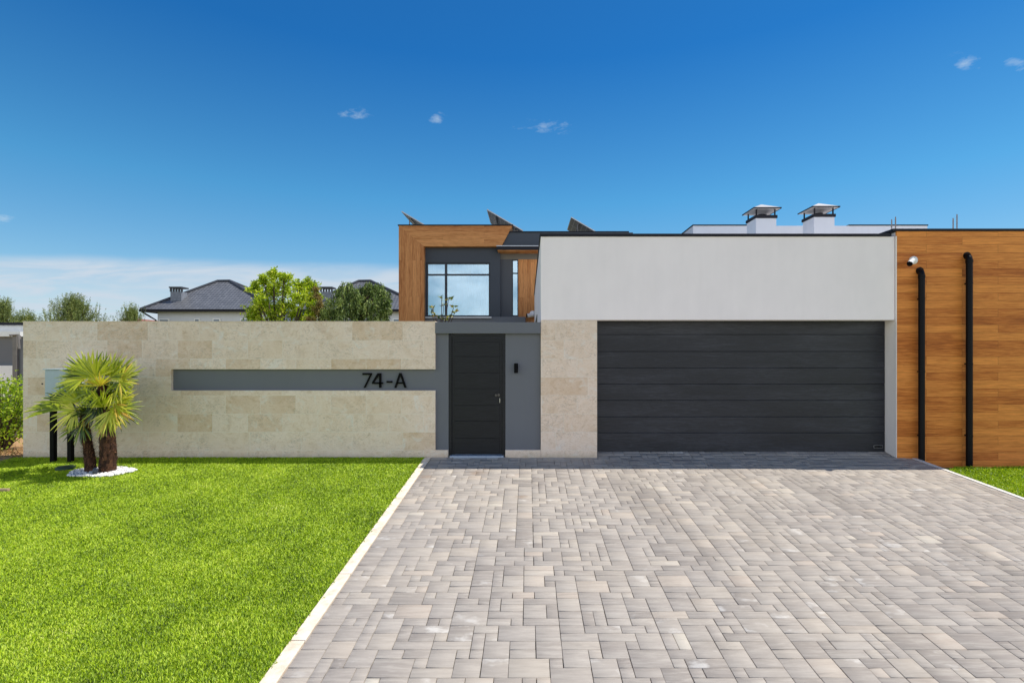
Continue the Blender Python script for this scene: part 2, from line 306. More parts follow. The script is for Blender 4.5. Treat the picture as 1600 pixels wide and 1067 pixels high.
def M_grass():
    m, nt, o = newmat('grass blades'); p = pos(nt)
    t = nd(nt, 'ShaderNodeAttribute', attribute_name='tone').outputs['Fac']
    a = noise(nt, p, 1.3, 5, .6); b = noise(nt, p, 6, 4, .6)
    k = mth(nt, 'ADD', mth(nt, 'MULTIPLY', t, .66), mth(nt, 'ADD', mth(nt, 'MULTIPLY', mth(nt, 'SUBTRACT', a, .5), .75), mth(nt, 'ADD', mth(nt, 'MULTIPLY', mth(nt, 'SUBTRACT', b, .5), .40), .15)), clamp=True)
    c = ramp(nt, k, [(0, lin(48, 72, 8)), (.28, lin(132, 166, 12)), (.55, lin(184, 214, 24)), (.85, lin(214, 230, 74)), (1, lin(234, 234, 150))])
    gn = vm(nt, 'NORMALIZE', vm(nt, 'ADD', vm(nt, 'MULTIPLY', nd(nt, 'ShaderNodeNewGeometry').outputs['Normal'], (.7, .7, .7)), (0, 0, .7)))
    q = nd(nt, 'ShaderNodeBsdfPrincipled', {'Base Color': c, 'Roughness': .5, 'Specular IOR Level': .3, 'Normal': gn})
    tr = nd(nt, 'ShaderNodeBsdfTranslucent', {'Color': mixc(nt, 1.0, c, (1.15, 1.15, .5), 'MULTIPLY')})
    mx = nd(nt, 'ShaderNodeMixShader', {0: .28, 1: q.outputs[0], 2: tr.outputs[0]}); nt.links.new(mx.outputs[0], o.inputs[0]); return m
GRASS = M_grass()
PALM = M_attr('palm leaflet', [(0, lin(22, 38, 10)), (.28, lin(70, 96, 18)), (.55, lin(182, 194, 40)), (.88, lin(238, 228, 96)), (1, lin(214, 166, 78))], .33, .26, spec=.6)
TRUNKP = M_attr('palm fibre', [(0, lin(38, 24, 16)), (.5, lin(84, 54, 38)), (1, lin(156, 112, 82))], .9)
BARK = M_simple('bark', [(.3, lin(56, 44, 34)), (.7, lin(96, 80, 64))], 12)
LEAF_A = M_attr('bright tree leaf', [(0, lin(88, 110, 18)), (.35, lin(164, 188, 34)), (.8, lin(216, 226, 70)), (1, lin(238, 236, 126))], .5, .4)
LEAF_B = M_attr('drooping cedar needle', [(0, lin(52, 70, 30)), (.45, lin(112, 134, 62)), (.8, lin(160, 176, 94)), (1, lin(186, 194, 116))], .6, .2)
LEAF_C = M_attr('brown conifer needle', [(0, lin(104, 84, 48)), (.5, lin(156, 134, 80)), (1, lin(176, 168, 84))], .6, .15)
LEAF_P = M_attr('pine needle', [(0, lin(74, 88, 52)), (.5, lin(128, 142, 78)), (1, lin(178, 180, 106))], .6, .2)
LEAF_S = M_attr('shrub leaf', [(0, lin(96, 126, 20)), (.5, lin(160, 190, 36)), (1, lin(212, 222, 80))], .5, .35)
LEAF_M = M_attr('magnolia leaf', [(0, lin(50, 74, 24)), (.5, lin(130, 140, 50)), (.8, lin(190, 182, 96)), (1, lin(150, 106, 60))], .35, .2)

# ------------------------------------------------------------------ mesh helpers
def link(name, me, mat, parent=None, smooth=False):
    if mat is not None: me.materials.append(mat)
    o = bpy.data.objects.new(name, me); COL.objects.link(o)
    if parent is not None: o.parent = parent
    if smooth: me.polygons.foreach_set('use_smooth', [True]*len(me.polygons))
    return o
def root_loc(p):
    if p is None: return Vector((0, 0, 0))
    while p.parent: p = p.parent
    return p.location.copy()
def fast(name, V, FC, mat, parent=None, tone=None, tone2=None, smooth=False, world=True):
    """V (n,3), FC (m,k) faces of k corners each; tone = per-face attribute"""
    V = np.asarray(V, np.float32); FC = np.asarray(FC, np.int32); m, k = FC.shape
    if parent is not None and world: V = V-np.array(root_loc(parent), np.float32)
    me = bpy.data.meshes.new(name); me.vertices.add(len(V)); me.loops.add(m*k); me.polygons.add(m)
    me.vertices.foreach_set('co', V.ravel()); me.loops.foreach_set('vertex_index', FC.ravel())
    me.polygons.foreach_set('loop_start', np.arange(0, m*k, k, dtype=np.int32)); me.polygons.foreach_set('loop_total', np.full(m, k, np.int32))
    me.update(calc_edges=True)
    for nm, t in (('tone', tone), ('tone2', tone2)):
        if t is not None:
            a = me.attributes.new(nm, 'FLOAT', 'FACE'); a.data.foreach_set('value', np.asarray(t, np.float32))
    return link(name, me, mat, parent, smooth)
class MB:
    def __init__(s): s.v = []; s.f = []
    def add(s, vs, fs):
        n = len(s.v); s.v += [tuple(v) for v in vs]; s.f += [tuple(i+n for i in f) for f in fs]; return s
    def box(s, x0, x1, y0, y1, z0, z1):
        return s.add([(x0, y0, z0), (x1, y0, z0), (x1, y1, z0), (x0, y1, z0), (x0, y0, z1), (x1, y0, z1), (x1, y1, z1), (x0, y1, z1)],
                     [(0, 3, 2, 1), (4, 5, 6, 7), (0, 1, 5, 4), (1, 2, 6, 5), (2, 3, 7, 6), (3, 0, 4, 7)])
    def prism(s, poly, y0, y1):       # poly of (x,z), counter-clockwise seen from the camera
        n = len(poly); vs = [(x, y0, z) for x, z in poly]+[(x, y1, z) for x, z in poly]
        fs = [tuple(range(n)), tuple(range(2*n-1, n-1, -1))]+[(i, i+n, (i+1) % n+n, (i+1) % n) for i in range(n)]
        return s.add(vs, fs)
    def tube(s, pts, rads, n=10, caps=True):
        pts = [Vector(p) for p in pts]; rings = []
        if not hasattr(rads, '__len__'): rads = [rads]*len(pts)
        up = None
        for i, p in enumerate(pts):
            d = (pts[min(i+1, len(pts)-1)]-pts[max(i-1, 0)]).normalized()
            if up is None: up = d.orthogonal().normalized()
            u = (up-d*up.dot(d)).normalized(); up = u; w_ = d.cross(u)
            rings.append([p+(u*math.cos(a)+w_*math.sin(a))*rads[i] for a in [2*math.pi*k/n for k in range(n)]])
        vs = [v for r in rings for v in r]; fs = []
        for i in range(len(pts)-1):
            for k in range(n):
                a, b = i*n+k, i*n+(k+1) % n; fs.append((a, b, b+n, a+n))
        if caps: fs += [tuple(range(n-1, -1, -1)), tuple(range((len(pts)-1)*n, len(pts)*n))]
        return s.add(vs, fs)
    def build(s, name, mat, parent=None, bevel=0, smooth=False, world=True):
        o3 = root_loc(parent) if world else Vector((0, 0, 0))
        me = bpy.data.meshes.new(name); me.from_pydata([tuple(Vector(v)-o3) for v in s.v], [], s.f); me.update()
        o = link(name, me, mat, parent, False)
        if smooth:
            me.polygons.foreach_set('use_smooth', [True]*len(me.polygons))
            try: me.set_sharp_from_angle(angle=math.radians(40))
            except Exception: pass
        if bevel:
            b = o.modifiers.new('bevel', 'BEVEL'); b.width = bevel; b.segments = 2; b.limit_method = 'ANGLE'
        return o
def box(name, dims, mat, parent=None, bevel=0): return MB().box(*dims).build(name, mat, parent, bevel)
def tag(o, label=None, cat=None, group=None, kind=None):
    for k, v in (('label', label), ('category', cat), ('group', group), ('kind', kind)):
        if v: o[k] = v
    return o
def thing(name, loc, label, cat, group=None):
    o = bpy.data.objects.new(name, None); COL.objects.link(o); o.location = loc; o.empty_display_size = .2
    return tag(o, label, cat, group)

# ------------------------------------------------------------------ ground, lawn soil, driveway, kerbs
XL, XR = -1.68, 6.62            # driveway edges
XK = XL-.115                    # outer edge of the left kerb
def sheet(name, xs, ys, zf, mat, kind='structure'):
    vs = [(x, y, zf(x, y)) for y in ys for x in xs]; n = len(xs)
    fs = [(j*n+i, j*n+i+1, (j+1)*n+i+1, (j+1)*n+i) for j in range(len(ys)-1) for i in range(n-1)]
    return tag(MB().add(vs, fs).build(name, mat), kind=kind)
sheet('ground', [-900, -30, 30, 900], [-400, -6, Y0, 60, 1600], lambda x, y: gz(y)-.22, EARTH)
def lawn_z(x, y): return gz(y)
def rl_z(y): return gz(y) if y < 8.30 else -.045-.11*min(1, (y-8.30)/.12)
sheet('lawn_soil', [-30, -12, -9.3, XK], [-6, 0, 4, 7.5, Y0+.05], lambda x, y: lawn_z(x, y)-.005, SOIL)
sheet('right_lawn_soil', [XR+.06, 10, 30], [-6, 0, 4, 6, 7.05, 8.30], lambda x, y: gz(y)-.005, SOIL)
sheet('wall_trench', [XR+.06, 10, 30], [8.301, 8.42, Y0], lambda x, y: rl_z(y)-.005, DIRT)
def dz_(y):
    if y <= Y0-.25: return gz(y)
    t = (y-(Y0-.25)); return gz(Y0-.25)+t*SL+.16*max(0, y-Y0)
sheet('driveway_bed', [XL-.02, XR+.02], [-6, 0, 4, 7.5, Y0-.25, Y0, Y0+.3], lambda x, y: dz_(y)-.024, SAND)
# pavers: one mesh, real blocks of five sizes laid on a grid
U = .096; nx = int(round((XR-XL)/U)); UX = (XR-XL)/nx; U = .098; y_top = Y0+.28; ny = int((y_top+2.2)/U)
grid = np.zeros((ny, nx), bool); blocks = []
sizes = [((2, 2), 24), ((3, 1), 26), ((2, 1), 36), ((3, 2), 7), ((1, 1), 12), ((1, 2), 5)]
for j in range(ny):
    for i in range(nx):
        if grid[j, i]: continue
        opts = []
        for (a, b), wt in sizes:
            if i+a <= nx and j+b <= ny and not grid[j:j+b, i:i+a].any(): opts.append(((a, b), wt))
        (a, b) = random.choices([o[0] for o in opts], [o[1] for o in opts])[0]
        grid[j:j+b, i:i+a] = True; blocks.append((i, j, a, b))
V = []; FC = []; T = []; T2 = []
g_, ch = .0026, .0018
for (i, j, a, b) in blocks:
    x0, x1 = XL+i*UX+g_, XL+(i+a)*UX-g_; y1, y0_ = y_top-j*U-g_, y_top-(j+b)*U+g_
    jx, jy = random.gauss(0, .0009), random.gauss(0, .0009); x0 += jx; x1 += jx; y0_ += jy; y1 += jy
    tl = [random.gauss(0, .0009) for _ in range(4)]; n = len(V)
    cs = [(x0, y0_), (x1, y0_), (x1, y1), (x0, y1)]
    for k, (x, y) in enumerate(cs): V.append((x, y, dz_(y)-.035))
    for k, (x, y) in enumerate(cs): V.append((x, y, dz_(y)-ch+tl[k]))
    mx, my = (x0+x1)/2, (y0_+y1)/2
    for k, (x, y) in enumerate(cs):
        xx, yy = x+(ch if x < mx else -ch), y+(ch if y < my else -ch); V.append((xx, yy, dz_(yy)+tl[k]))
    t, t2 = random.random(), random.random()
    for q in range(4):
        r = (q+1) % 4; FC.append((n+q, n+r, n+4+r, n+4+q)); FC.append((n+4+q, n+4+r, n+8+r, n+8+q))
    FC.append((n+8, n+9, n+10, n+11)); T += [t]*9; T2 += [t2]*9
V = np.array(V); keep = None
drive = fast('driveway', V, FC, PAVER, tone=T, tone2=T2); tag(drive, kind='structure')
# kerbs
mb = MB(); y = Y0-.02
while y > -3:
    y2 = y-1.0
    a0, a1 = y2+.004, y-.004
    mb.add([(XK, a0, gz(a0)-.1), (XL-.004, a0, gz(a0)-.1), (XL-.004, a1, gz(a1)-.1), (XK, a1, gz(a1)-.1),
            (XK, a0, gz(a0)+.012), (XL-.004, a0, gz(a0)+.012), (XL-.004, a1, gz(a1)+.012), (XK, a1, gz(a1)+.012)],
           [(0, 3, 2, 1), (4, 5, 6, 7), (0, 1, 5, 4), (1, 2, 6, 5), (2, 3, 7, 6), (3, 0, 4, 7)]); y = y2
tag(mb.build('kerb', KERB, bevel=.004), kind='structure')
mb = MB(); y = Y0-.05
while y > -3:
    y2 = y-1.0
    a0, a1 = y2+.004, y-.004
    xa, xb = XR+.004, XR+.075
    mb.add([(xa, a0, gz(a0)-.3), (xb, a0, gz(a0)-.3), (xb, a1, gz(a1)-.3), (xa, a1, gz(a1)-.3),
            (xa, a0, gz(a0)+.01), (xb, a0, gz(a0)+.01), (xb, a1, gz(a1)+.01), (xa, a1, gz(a1)+.01)],
           [(0, 3, 2, 1), (4, 5, 6, 7), (0, 1, 5, 4), (1, 2, 6, 5), (2, 3, 7, 6), (3, 0, 4, 7)]); y = y2
tag(mb.build('right_kerb', KERBW, bevel=.003), kind='structure')

def grass(name, xr, yr, dens, zf, h0, h1, keepf, wd=.0036):
    n = int(dens*(xr[1]-xr[0])*(yr[1]-yr[0]))
    X = rng.uniform(*xr, n); Y = rng.uniform(*yr, n)
    k = keepf(X, Y); X, Y = X[k], Y[k]; n = len(X)
    Z = np.array([zf(x, y) for x, y in zip(X, Y)])-.004 if n < 1e7 else 0
    clump = .78+.04*np.sin(X*9+2*np.sin(Y*5))*np.sin(Y*11+2*np.sin(X*7))+.05*np.sin(X*2.3+Y*1.7)
    h = rng.uniform(h0, h1, n)*clump; a = rng.uniform(0, 2*math.pi, n); ln = rng.uniform(.1, .8, n)*h; la = rng.uniform(0, 2*math.pi, n)
    wv = wd*rng.uniform(.7, 1.4, n)*(.30+.125*Y)*1.1
    B = np.stack([X, Y, Z], 1); D = np.stack([np.cos(a)*wv, np.sin(a)*wv, np.zeros(n)], 1)
    T_ = B+np.stack([np.cos(la)*ln, np.sin(la)*ln, h], 1)
    Mi = B+np.stack([np.cos(la)*ln*.3, np.sin(la)*ln*.3, h*.62], 1)
    V = np.stack([B-D, B+D, Mi+D*.8, T_, Mi-D*.8], 1).reshape(-1, 3)
    FC = np.arange(5*n).reshape(-1, 5)
    return tag(fast(name, V, FC, GRASS, tone=rng.random(n)), kind='stuff')
peb_c = (PX(156, 8.0), 8.03)
def in_peb(X, Y): return ((X-peb_c[0])/.50)**2+((Y-peb_c[1])/.26)**2 < .92+.12*np.sin(5*np.arctan2((Y-peb_c[1])*2, X-peb_c[0]))
edgew = lambda Y: .012*np.sin(Y*23)+.010*np.sin(Y*51+1)
def keepl(X, Y): return (X < XK+.004+edgew(Y)) & (X > -1.09*Y-2.2) & ~in_peb(X, Y) & ~((X < -8.9) & (Y > 8.45-(-8.9-X)*.35)) & (rng.random(len(X)) < np.clip(5.2/np.maximum(Y, 1), .5, 1))
grass('grass', (-12.0, XK+.03), (2.0, Y0-.015), 15000, lambda x, y: gz(y), .022, .040, keepl)
def keepr(X, Y): return (X > XR+.07) & (X < 1.02*Y+2.2) & (Y < 8.30+.02*np.sin(X*9)+.015*np.sin(X*31)) & ~((X < 6.95) & (Y > 8.1+(X-6.6)*.6))
grass('right_grass', (XR+.05, 11.5), (4.5, Y0-.05), 6000, lambda x, y: rl_z(y), .030, .06, keepr)

# ------------------------------------------------------------------ stone garden wall with the gate porch
xg0, xd0, xd1, xg1 = -1.61, PX(700, Y0), PX(789.5, Y0), .222
WT = PZ(503, Y0); RB, RT = PZ(610, Y0), PZ(577, Y0); BS = .133; XW = PX(36, Y0); XRC = PX(267, Y0)
RD = .062
fw = thing('garden_wall', (-4.3, Y0+.2, 0), 'long pale travertine garden wall with a grey slot and grey gate surround', 'wall')
MB().prism([(XW, -.2), (xg0, -.2), (xd0, -.2), (xd0, BS), (xg0, BS), (xg0, RB), (XRC, RB), (XRC, RT), (xg0, RT), (xg0, WT), (XW, WT)], Y0, Y0+RD).build('stone_cladding', STONE, fw, bevel=.003)
MB().prism([(xd1, -.2), (xg1-.002, -.2), (xg1-.002, BS), (xd1, BS)], Y0, Y0+RD).build('stone_plinth', STONE, fw, bevel=.003)
mb = MB().box(XW+.03, xd0, Y0+RD+.001, Y0+.34, -.2, WT-.004); mb.box(xd1, xg1-.003, Y0+RD+.001, Y0+.34, -.2, WT-.2)
mb.build('plastered_core', GREY, fw)
box('lintel', (xg0+.001, xg1-.003, Y0-.012, Y0+.5, PZ(521, Y0), WT-.005), GREY, fw, .003)
box('coping', (XW-.004, xg0-.002, Y0-.006, Y0+.36, WT, WT+.012), STONE, fw)
box('threshold', (xd0+.03, xd1-.03, Y0-.015, Y0+.2, -.06, .034), SILL, fw, .004)

gt = thing('gate_door', ((xd0+xd1)/2, Y0+.1, .04), 'black embossed steel pedestrian door in the grey surround of the wall', 'door')
gy = Y0+.085
ft, fb = PZ(523, gy), .04
mb = MB().box(xd0+.002, xd0+.055, gy-.02, gy+.05, fb, ft); mb.box(xd1-.055, xd1-.002, gy-.02, gy+.05, fb, ft); mb.box(xd0+.055, xd1-.055, gy-.02, gy+.05, ft-.05, ft)
mb.build('door_frame', GATE, gt, .003)
ix0, ix1 = xd0+.058, xd1-.058
mb = MB().box(ix0, ix1, gy+.0, gy+.045, fb+.006, ft-.054); mb.build('door_leaf', GATE, gt)
mb = MB(); zz = [PZ(v, gy) for v in (708, 684.5, 657.5, 633, 607, 582.5, 557, 534)]
for a, b in zip(zz[:-1], zz[1:]): mb.box(ix0+.045, ix1-.045, gy-.008, gy-.0005, a+.0022, b-.0018)
mb.build('door_panelling', GATE, gt, .003)
hx, hz = PX(778, gy), PZ(617, gy)
mb = MB().tube([(hx+.012, gy-.001, hz), (hx+.012, gy-.02, hz)], .024, 16); mb.tube([(hx-.03, gy-.001, hz), (hx-.03, gy-.055, hz)], [.013, .013], 14); mb.tube([(hx-.03, gy-.05, hz), (hx-.03, gy-.075, hz)], [.024, .020], 14)
mb.build('handle', M_paint('dark handle metal', lin(92, 90, 88), .35, .8), gt, smooth=True)
box('key', (PX(781, gy)-.006, PX(781, gy)+.006, gy-.02, gy-.009, PZ(629, gy), PZ(622, gy)), CHROME, gt, .003)

# house number 74-A standing off the slot
def strokes(name, polys, mat, parent=None):
    mb = MB()
    yb, yf = Y0+RD-.012, Y0+RD-.034
    for pl in polys: mb.prism(pl, yf, yb)
    return mb.build(name, mat, parent, world=True)
def NX(u): return PX(560+u/11.43, Y0+.03)
def NZ(v): return PZ(560+v/11.43, Y0+.03)
def pp(*uv): return [(NX(u), NZ(v)) for u, v in uv][::-1]
hn = thing('house_number', (NX(460), Y0+RD, NZ(400)), 'black raised numerals 74-A on the grey slot of the stone wall', 'house number')
strokes('numeral', [pp((70, 260), (245, 260), (235, 293), (70, 293)), pp((205, 293), (235, 293.2), (124, 523), (90, 523))], BLACK, hn)
strokes('numeral', [pp((368, 262), (408, 262), (408, 523), (368, 523)), pp((243, 425), (438, 425), (438, 455), (243, 455)), pp((340, 262.5), (367.5, 262.5), (367.5, 296), (280, 424.5), (243, 424.5))], BLACK, hn)
strokes('dash', [pp((500, 402), (605, 402), (605, 433), (500, 433))], BLACK, hn)
strokes('letter', [pp((728, 260), (768, 260), (858, 523), (820, 523), (748, 306), (676, 523), (640, 523)), pp((697, 424), (797, 424), (806, 450), (688, 450))], BLACK, hn)
# stone wall lamp
lx, lz = PX(806.5, Y0+.05), PZ(575, Y0+.05)
wl = thing('wall_lamp', (lx, Y0+RD, lz), 'small black cylinder lamp on the grey plaster right of the gate door', 'wall lamp')
MB().tube([(lx, Y0+.0, lz-.085), (lx, Y0+.0, lz+.085)], .034, 20).build('lamp_shade', BLACK, wl, .003, smooth=True)
box('bracket', (lx-.022, lx+.022, Y0+.02, Y0+RD+.002, lz-.05, lz+.05), BLACK, wl, .004)

# ------------------------------------------------------------------ garage wing
xp1 = PX(933, Y0); XE = 6.375; HB = PZ(500, Y0); HT = 3.835
ga = thing('garage_wing', (3.3, Y0+.1, 0), 'white rendered garage wing with travertine pillar and dark roof edge', 'building')
DYg = Y0*574/558.2
box('stone_pillar', (xg1, xp1, Y0-.002, Y0+.26, -.2, HB-.001), STONE, ga, .003)
mb = MB().box(xg1, XE-.012, Y0, Y0+.3, HB, HT); mb.build('wall', WHITE, ga, .004)
mb = MB().box(xg1, xg1+.25, Y0+.302, 17.7, -.2, HT-.001); mb.build('side_wall', WHITE, ga)
box('roof', (xg1+.25, XE, Y0+.3, 17.7, HT-.35, HT-.12), PALE, ga)
mb = MB().box(xg1-.02, XE-.08, Y0-.022, Y0+.32, HT+.001, HT+.046); mb.box(xg1-.02, xg1+.27, Y0+.321, 17.7, HT+.001, HT+.046); mb.build('coping', COPE, ga, .003)
box('back_wall', (xp1-.4, XE, Y0+1.5, Y0+1.6, 0, HT-.36), DARKROOM, ga)
w1 = box('window', (xg1-.012, xg1-.001, 12.2, 14.6, .9, 2.75), FRAME, ga)
box('pane', (xg1-.016, xg1-.0125, 12.28, 14.52, .98, 2.67), GLASS, w1)
# sectional door
gd = None
prof = []; zs = [PZ(v, DYg) for v in (705.5, 676, 651, 625.3, 600, 574.7, 549.1, 522.7, 499)]
for k, (a, b) in enumerate(zip(zs[:-1], zs[1:])):
    if k: prof += [(.004, a+.002), (0, a+.0065)]
    else: prof += [(0, a)]
    m_ = (a+b)/2
    prof += [(0, b-.0065), (.004, b-.002), (.010, b-.0004), (.010, b+.0004)] if k < 7 else [(0, b)]
vs = []; fs = []; X0, X1 = xp1-.2, XE-.012
for (dy_, z) in prof: vs += [(X0, DYg+dy_, z), (X1, DYg+dy_, z)]
n = len(prof)
for i in range(n-1): fs.append((2*i, 2*i+1, 2*i+3, 2*i+2))
vs += [(X0, DYg+.05, prof[0][1]), (X1, DYg+.05, prof[0][1]), (X0, DYg+.05, prof[-1][1]), (X1, DYg+.05, prof[-1][1])]; q = 2*n
fs += [(q, q+1, 1, 0), (2*n-2, 2*n-1, q+3, q+2), (q+1, q, q+2, q+3)]
gd = MB().add(vs, fs).build('garage_door', DOOR, ga)
nx0, nz0 = PX(1365, DYg), PZ(699.5, DYg)
np_ = box('name_plate', (nx0, PX(1379, DYg), DYg-.006, DYg-.0005, nz0, PZ(695.5, DYg)), ALU, gd)
box('plate_face', (nx0+.006, PX(1379, DYg)-.006, DYg-.009, DYg-.0062, nz0+.006, PZ(695.5, DYg)-.006), BLACK, gd)
box('door_seal', (X0, X1, DYg-.008, DYg+.03, zs[0]-.03, zs[0]-.0005), BLACK, gd)

# ------------------------------------------------------------------ timber-clad wing on the right
tw = thing('timber_wing', (9.5, Y0, -.15), 'timber clad wing at the right edge with white rooftop chimneys', 'building')
TT = PZ(361.5, Y0-.03)
box('timber_cladding', (XE+.002, 17, Y0-.03, Y0-.001, -.6, TT), WOOD_H, tw)
box('end_trim', (XE-.006, XE+.0015, Y0-.034, Y0+.0, -.3, HT+.0), WHITE2, tw)
mb = MB().box(XE, XE+.3, Y0+.001, 10.4, -.3, HB+.02); mb.build('reveal', WHITE2, tw)
box('wall', (XE+.301, 17, Y0+.001, 20, -.6, TT-.3), WHITE, tw)
box('upper_wall', (XE+.001, XE+.3, Y0+.001, 17.6, HB+.03, TT-.01), WHITE, tw)
mb = MB().box(XE-.075, 17.05, Y0-.052, Y0+.3, TT, TT+.042); mb.box(XE-.075, XE+.1, Y0+.301, 17.6, TT, TT+.042); mb.build('coping', COPE, tw, .003)
def chimney(ox, oz):
    X0, X1, A, B = PX(1181, 15)+ox, PX(1213, 15)+ox, 15.0, 15.62; zt = PZ(341, 15)+oz
    c = box('chimney', (X0, X1, A, B, 3.5, zt), PALE, tw, .006)
    mb = MB().box(X0-.025, X1+.025, A-.025, B+.025, zt+.001, zt+.085); mb.build('collar', COPE, c)
    ez = zt+.27; mb = MB()
    for x in (X0+.03, X1-.03):
        for y in (A+.03, B-.03): box('post', (x-.016, x+.016, y-.016, y+.016, zt+.086, ez-.002), COPE, c)
    mb.tube([((X0+X1)/2, (A+B)/2, zt+.086), ((X0+X1)/2, (A+B)/2, zt+.18)], .12, 16)
    mb.build('flue', COPE, c)
    e = .10; hh = .22
    vs = [(X0-e, A-e, ez), (X1+e, A-e, ez), (X1+e, B+e, ez), (X0-e, B+e, ez), (X0-e, A-e, ez+.02), (X1+e, A-e, ez+.02), (X1+e, B+e, ez+.02), (X0-e, B+e, ez+.02), ((X0+X1)/2, (A+B)/2, ez+hh)]
    MB().add(vs, [(0, 3, 2, 1), (0, 1, 5, 4), (1, 2, 6, 5), (2, 3, 7, 6), (3, 0, 4, 7), (4, 5, 8), (5, 6, 8), (6, 7, 8), (7, 4, 8)]).build('cowl', M_paint('cowl sheet', lin(176, 174, 172), .5, .1), c)
    mb = MB().box(X0-e-.006, X1+e+.006, A-e-.006, A-e-.0005, ez-.012, ez+.024); mb.box(X0-e-.006, X0-e-.0005, A-e, B+e, ez-.012, ez+.024); mb.box(X1+e+.0005, X1+e+.006, A-e, B+e, ez-.012, ez+.024)
    mb.build('cowl_rim', COPE, c)
chimney(0, 0); chimney(PX(1272, 15)-PX(1181, 15), .035)
rl = ['rusty steel rod farthest left above the timber wing roof edge', 'longer steel rod beside the first above the timber wing', 'third steel rod from the left above the timber wing', 'steel rod farthest right on the timber wing roof']
for k, (px, t) in enumerate(((1393, 343), (1399, 339), (1489, 341), (1495, 335))):
    x, y, z = P(px, t, 11.2)
    o = MB().tube([(x, y, 3.6), (x+.005, y, z-.02), (x, y, z)], .011, 8)
    for q in range(5): o.tube([(x, y, z-.07-q*.05), (x, y, z-.062-q*.05)], .015, 8)
    tag(o.build('steel_rod', RUST), rl[k], 'rod', 'steel rods standing on the timber wing roof')

# drain pipes
def pipe(px, ptop, pbot, label):
    yy = Y0-.03-.085; x = PX(px, yy); zt = PZ(ptop, yy); zb = -.25
    r = .048
    t = thing('drain_pipe', (x, yy, zb), label, 'pipe', 'black drain pipes on the timber wall')
    pts = [(x, yy, zb), (x, yy, zt-.12)]
    for k in range(1, 7):
        a = k/6*math.pi/2; pts.append((x+.03*(1-math.cos(a)), yy+.09*(1-math.cos(a)), zt-.12+.10*math.sin(a)))
    MB().tube(pts, r, 20).build('pipe', PIPE, t, smooth=True)
    mb = MB().tube([(x, yy, zt-.15), (x, yy, zt-.105)], r+.006, 20); mb.build('socket', PIPE, t, smooth=True)
    mb = MB().tube([(x+.03, Y0-.045, zt-.015), (x+.03, Y0-.031, zt-.015)], r+.018, 20); mb.build('wall_collar', PIPE, t, smooth=True)
    for z in (zb+.65, (zb+zt)/2, zt-.5):
        MB().tube([(x, yy, z-.012), (x, yy, z+.012)], r+.004, 20).box(x-.012, x+.012, yy+.05, Y0-.03, z-.012, z+.012).build('bracket', PIPE, t)
pipe(1440, 421, 726, 'shorter black drain pipe nearest the garage on timber wall')
pipe(1514.5, 397, 728, 'taller black drain pipe farther right on the timber wall')

def uvsphere(c, r, n=16, m=10, s=(1, 1, 1)):
    vs = []; fs = []
    for i in range(m+1):
        a = math.pi*i/m
        for k in range(n):
            b = 2*math.pi*k/n; vs.append((c[0]+r*s[0]*math.sin(a)*math.cos(b), c[1]+r*s[1]*math.sin(a)*math.sin(b), c[2]+r*s[2]*math.cos(a)))
    for i in range(m):
        for k in range(n): fs.append((i*n+k, (i+1)*n+k, (i+1)*n+(k+1) % n, i*n+(k+1) % n))
    return vs, fs
def cctv(c, d, s, label, wall_y):
    t = thing('security_camera', (c[0], wall_y, c[2]), label, 'camera')
    k_ = (wall_y-.03)/c[1]; mx_, mz_ = c[0]*k_+.05*s, CZ+(c[2]-CZ)*k_+.035*s
    c = Vector(c); d = Vector(d).normalized()
    MB().tube([(mx_, wall_y, mz_), (mx_, wall_y-.03*s, mz_), (mx_-.004*s, wall_y-.045*s, mz_-.002)], [.075*s, .075*s, .05*s], 20).build('mount', WPLAST, t, smooth=True)
    MB().tube([(mx_, wall_y-.04*s, mz_), tuple(c)], .022*s, 12).build('arm', WPLAST, t, smooth=True)
    a, b = c-d*.07*s, c+d*.085*s
    body = MB().tube([a-d*.01*s, a, b], [.034*s, .048*s, .050*s], 20).build('camera_body', WPLAST, t, smooth=True)
    MB().tube([b, b+d*.012*s], [.051*s, .046*s], 20).build('lens', BLACK, t, smooth=True)
xx, _, zz2 = P(1422, 410, Y0-.12)
cctv((xx, Y0-.15, zz2), (-.85, -.55, -.55), .9, 'white bullet security camera with round mount on timber wall', Y0-.031)

# ------------------------------------------------------------------ main house behind
Yh = 18.0
mh = thing('main_house', (-1, Yh, 0), 'two storey house behind the wall with timber framed upper window', 'house')
xa, xb_, xc, xi = PX(623, Yh), PX(800.5, Yh), PX(783.5, Yh), PX(662.5, Yh); zt, zi = PZ(352.8, Yh), PZ(385, Yh)
MB().prism([(xa+.001, zt), (xi, zi+.001), (xc, zi+.001), (xb_, zt)], Yh, Yh+.6).build('timber_lintel', WOOD_U, mh)
MB().prism([(xa, -.1), (xi, -.1), (xi, zi), (xa, zt-.001)], Yh+.001, Yh+.6).build('timber_pier', WOOD_V, mh)
box('roof_edge', (xa-.03, xb_+.03, Yh-.03, Yh+.6, zt+.001, zt+.035), COPE, mh)
Yr = Yh+.22; xw1 = PX(781.5, Yr); wx0, wx1, wz0, wz1 = xi+.03, PX(766, Yr), PZ(495, Yr), PZ(410, Yr)
mb = MB().box(xi, wx0, Yr, Yr+.2, wz0, wz1); mb.box(wx1, xw1, Yr, Yr+.2, wz0, wz1); mb.box(xi, xw1, Yr, Yr+.2, wz1, zi+.3); mb.build('recessed_wall', DGREY, mh)
box('lower_wall', (xi, xw1+.9, Yr-.02, Yr+.2, -.1, wz0-.001), GREY, mh)
box('sill', (xi+.01, wx1+.05, Yr-.09, Yr-.021, wz0-.05, wz0-.005), ALU, mh)
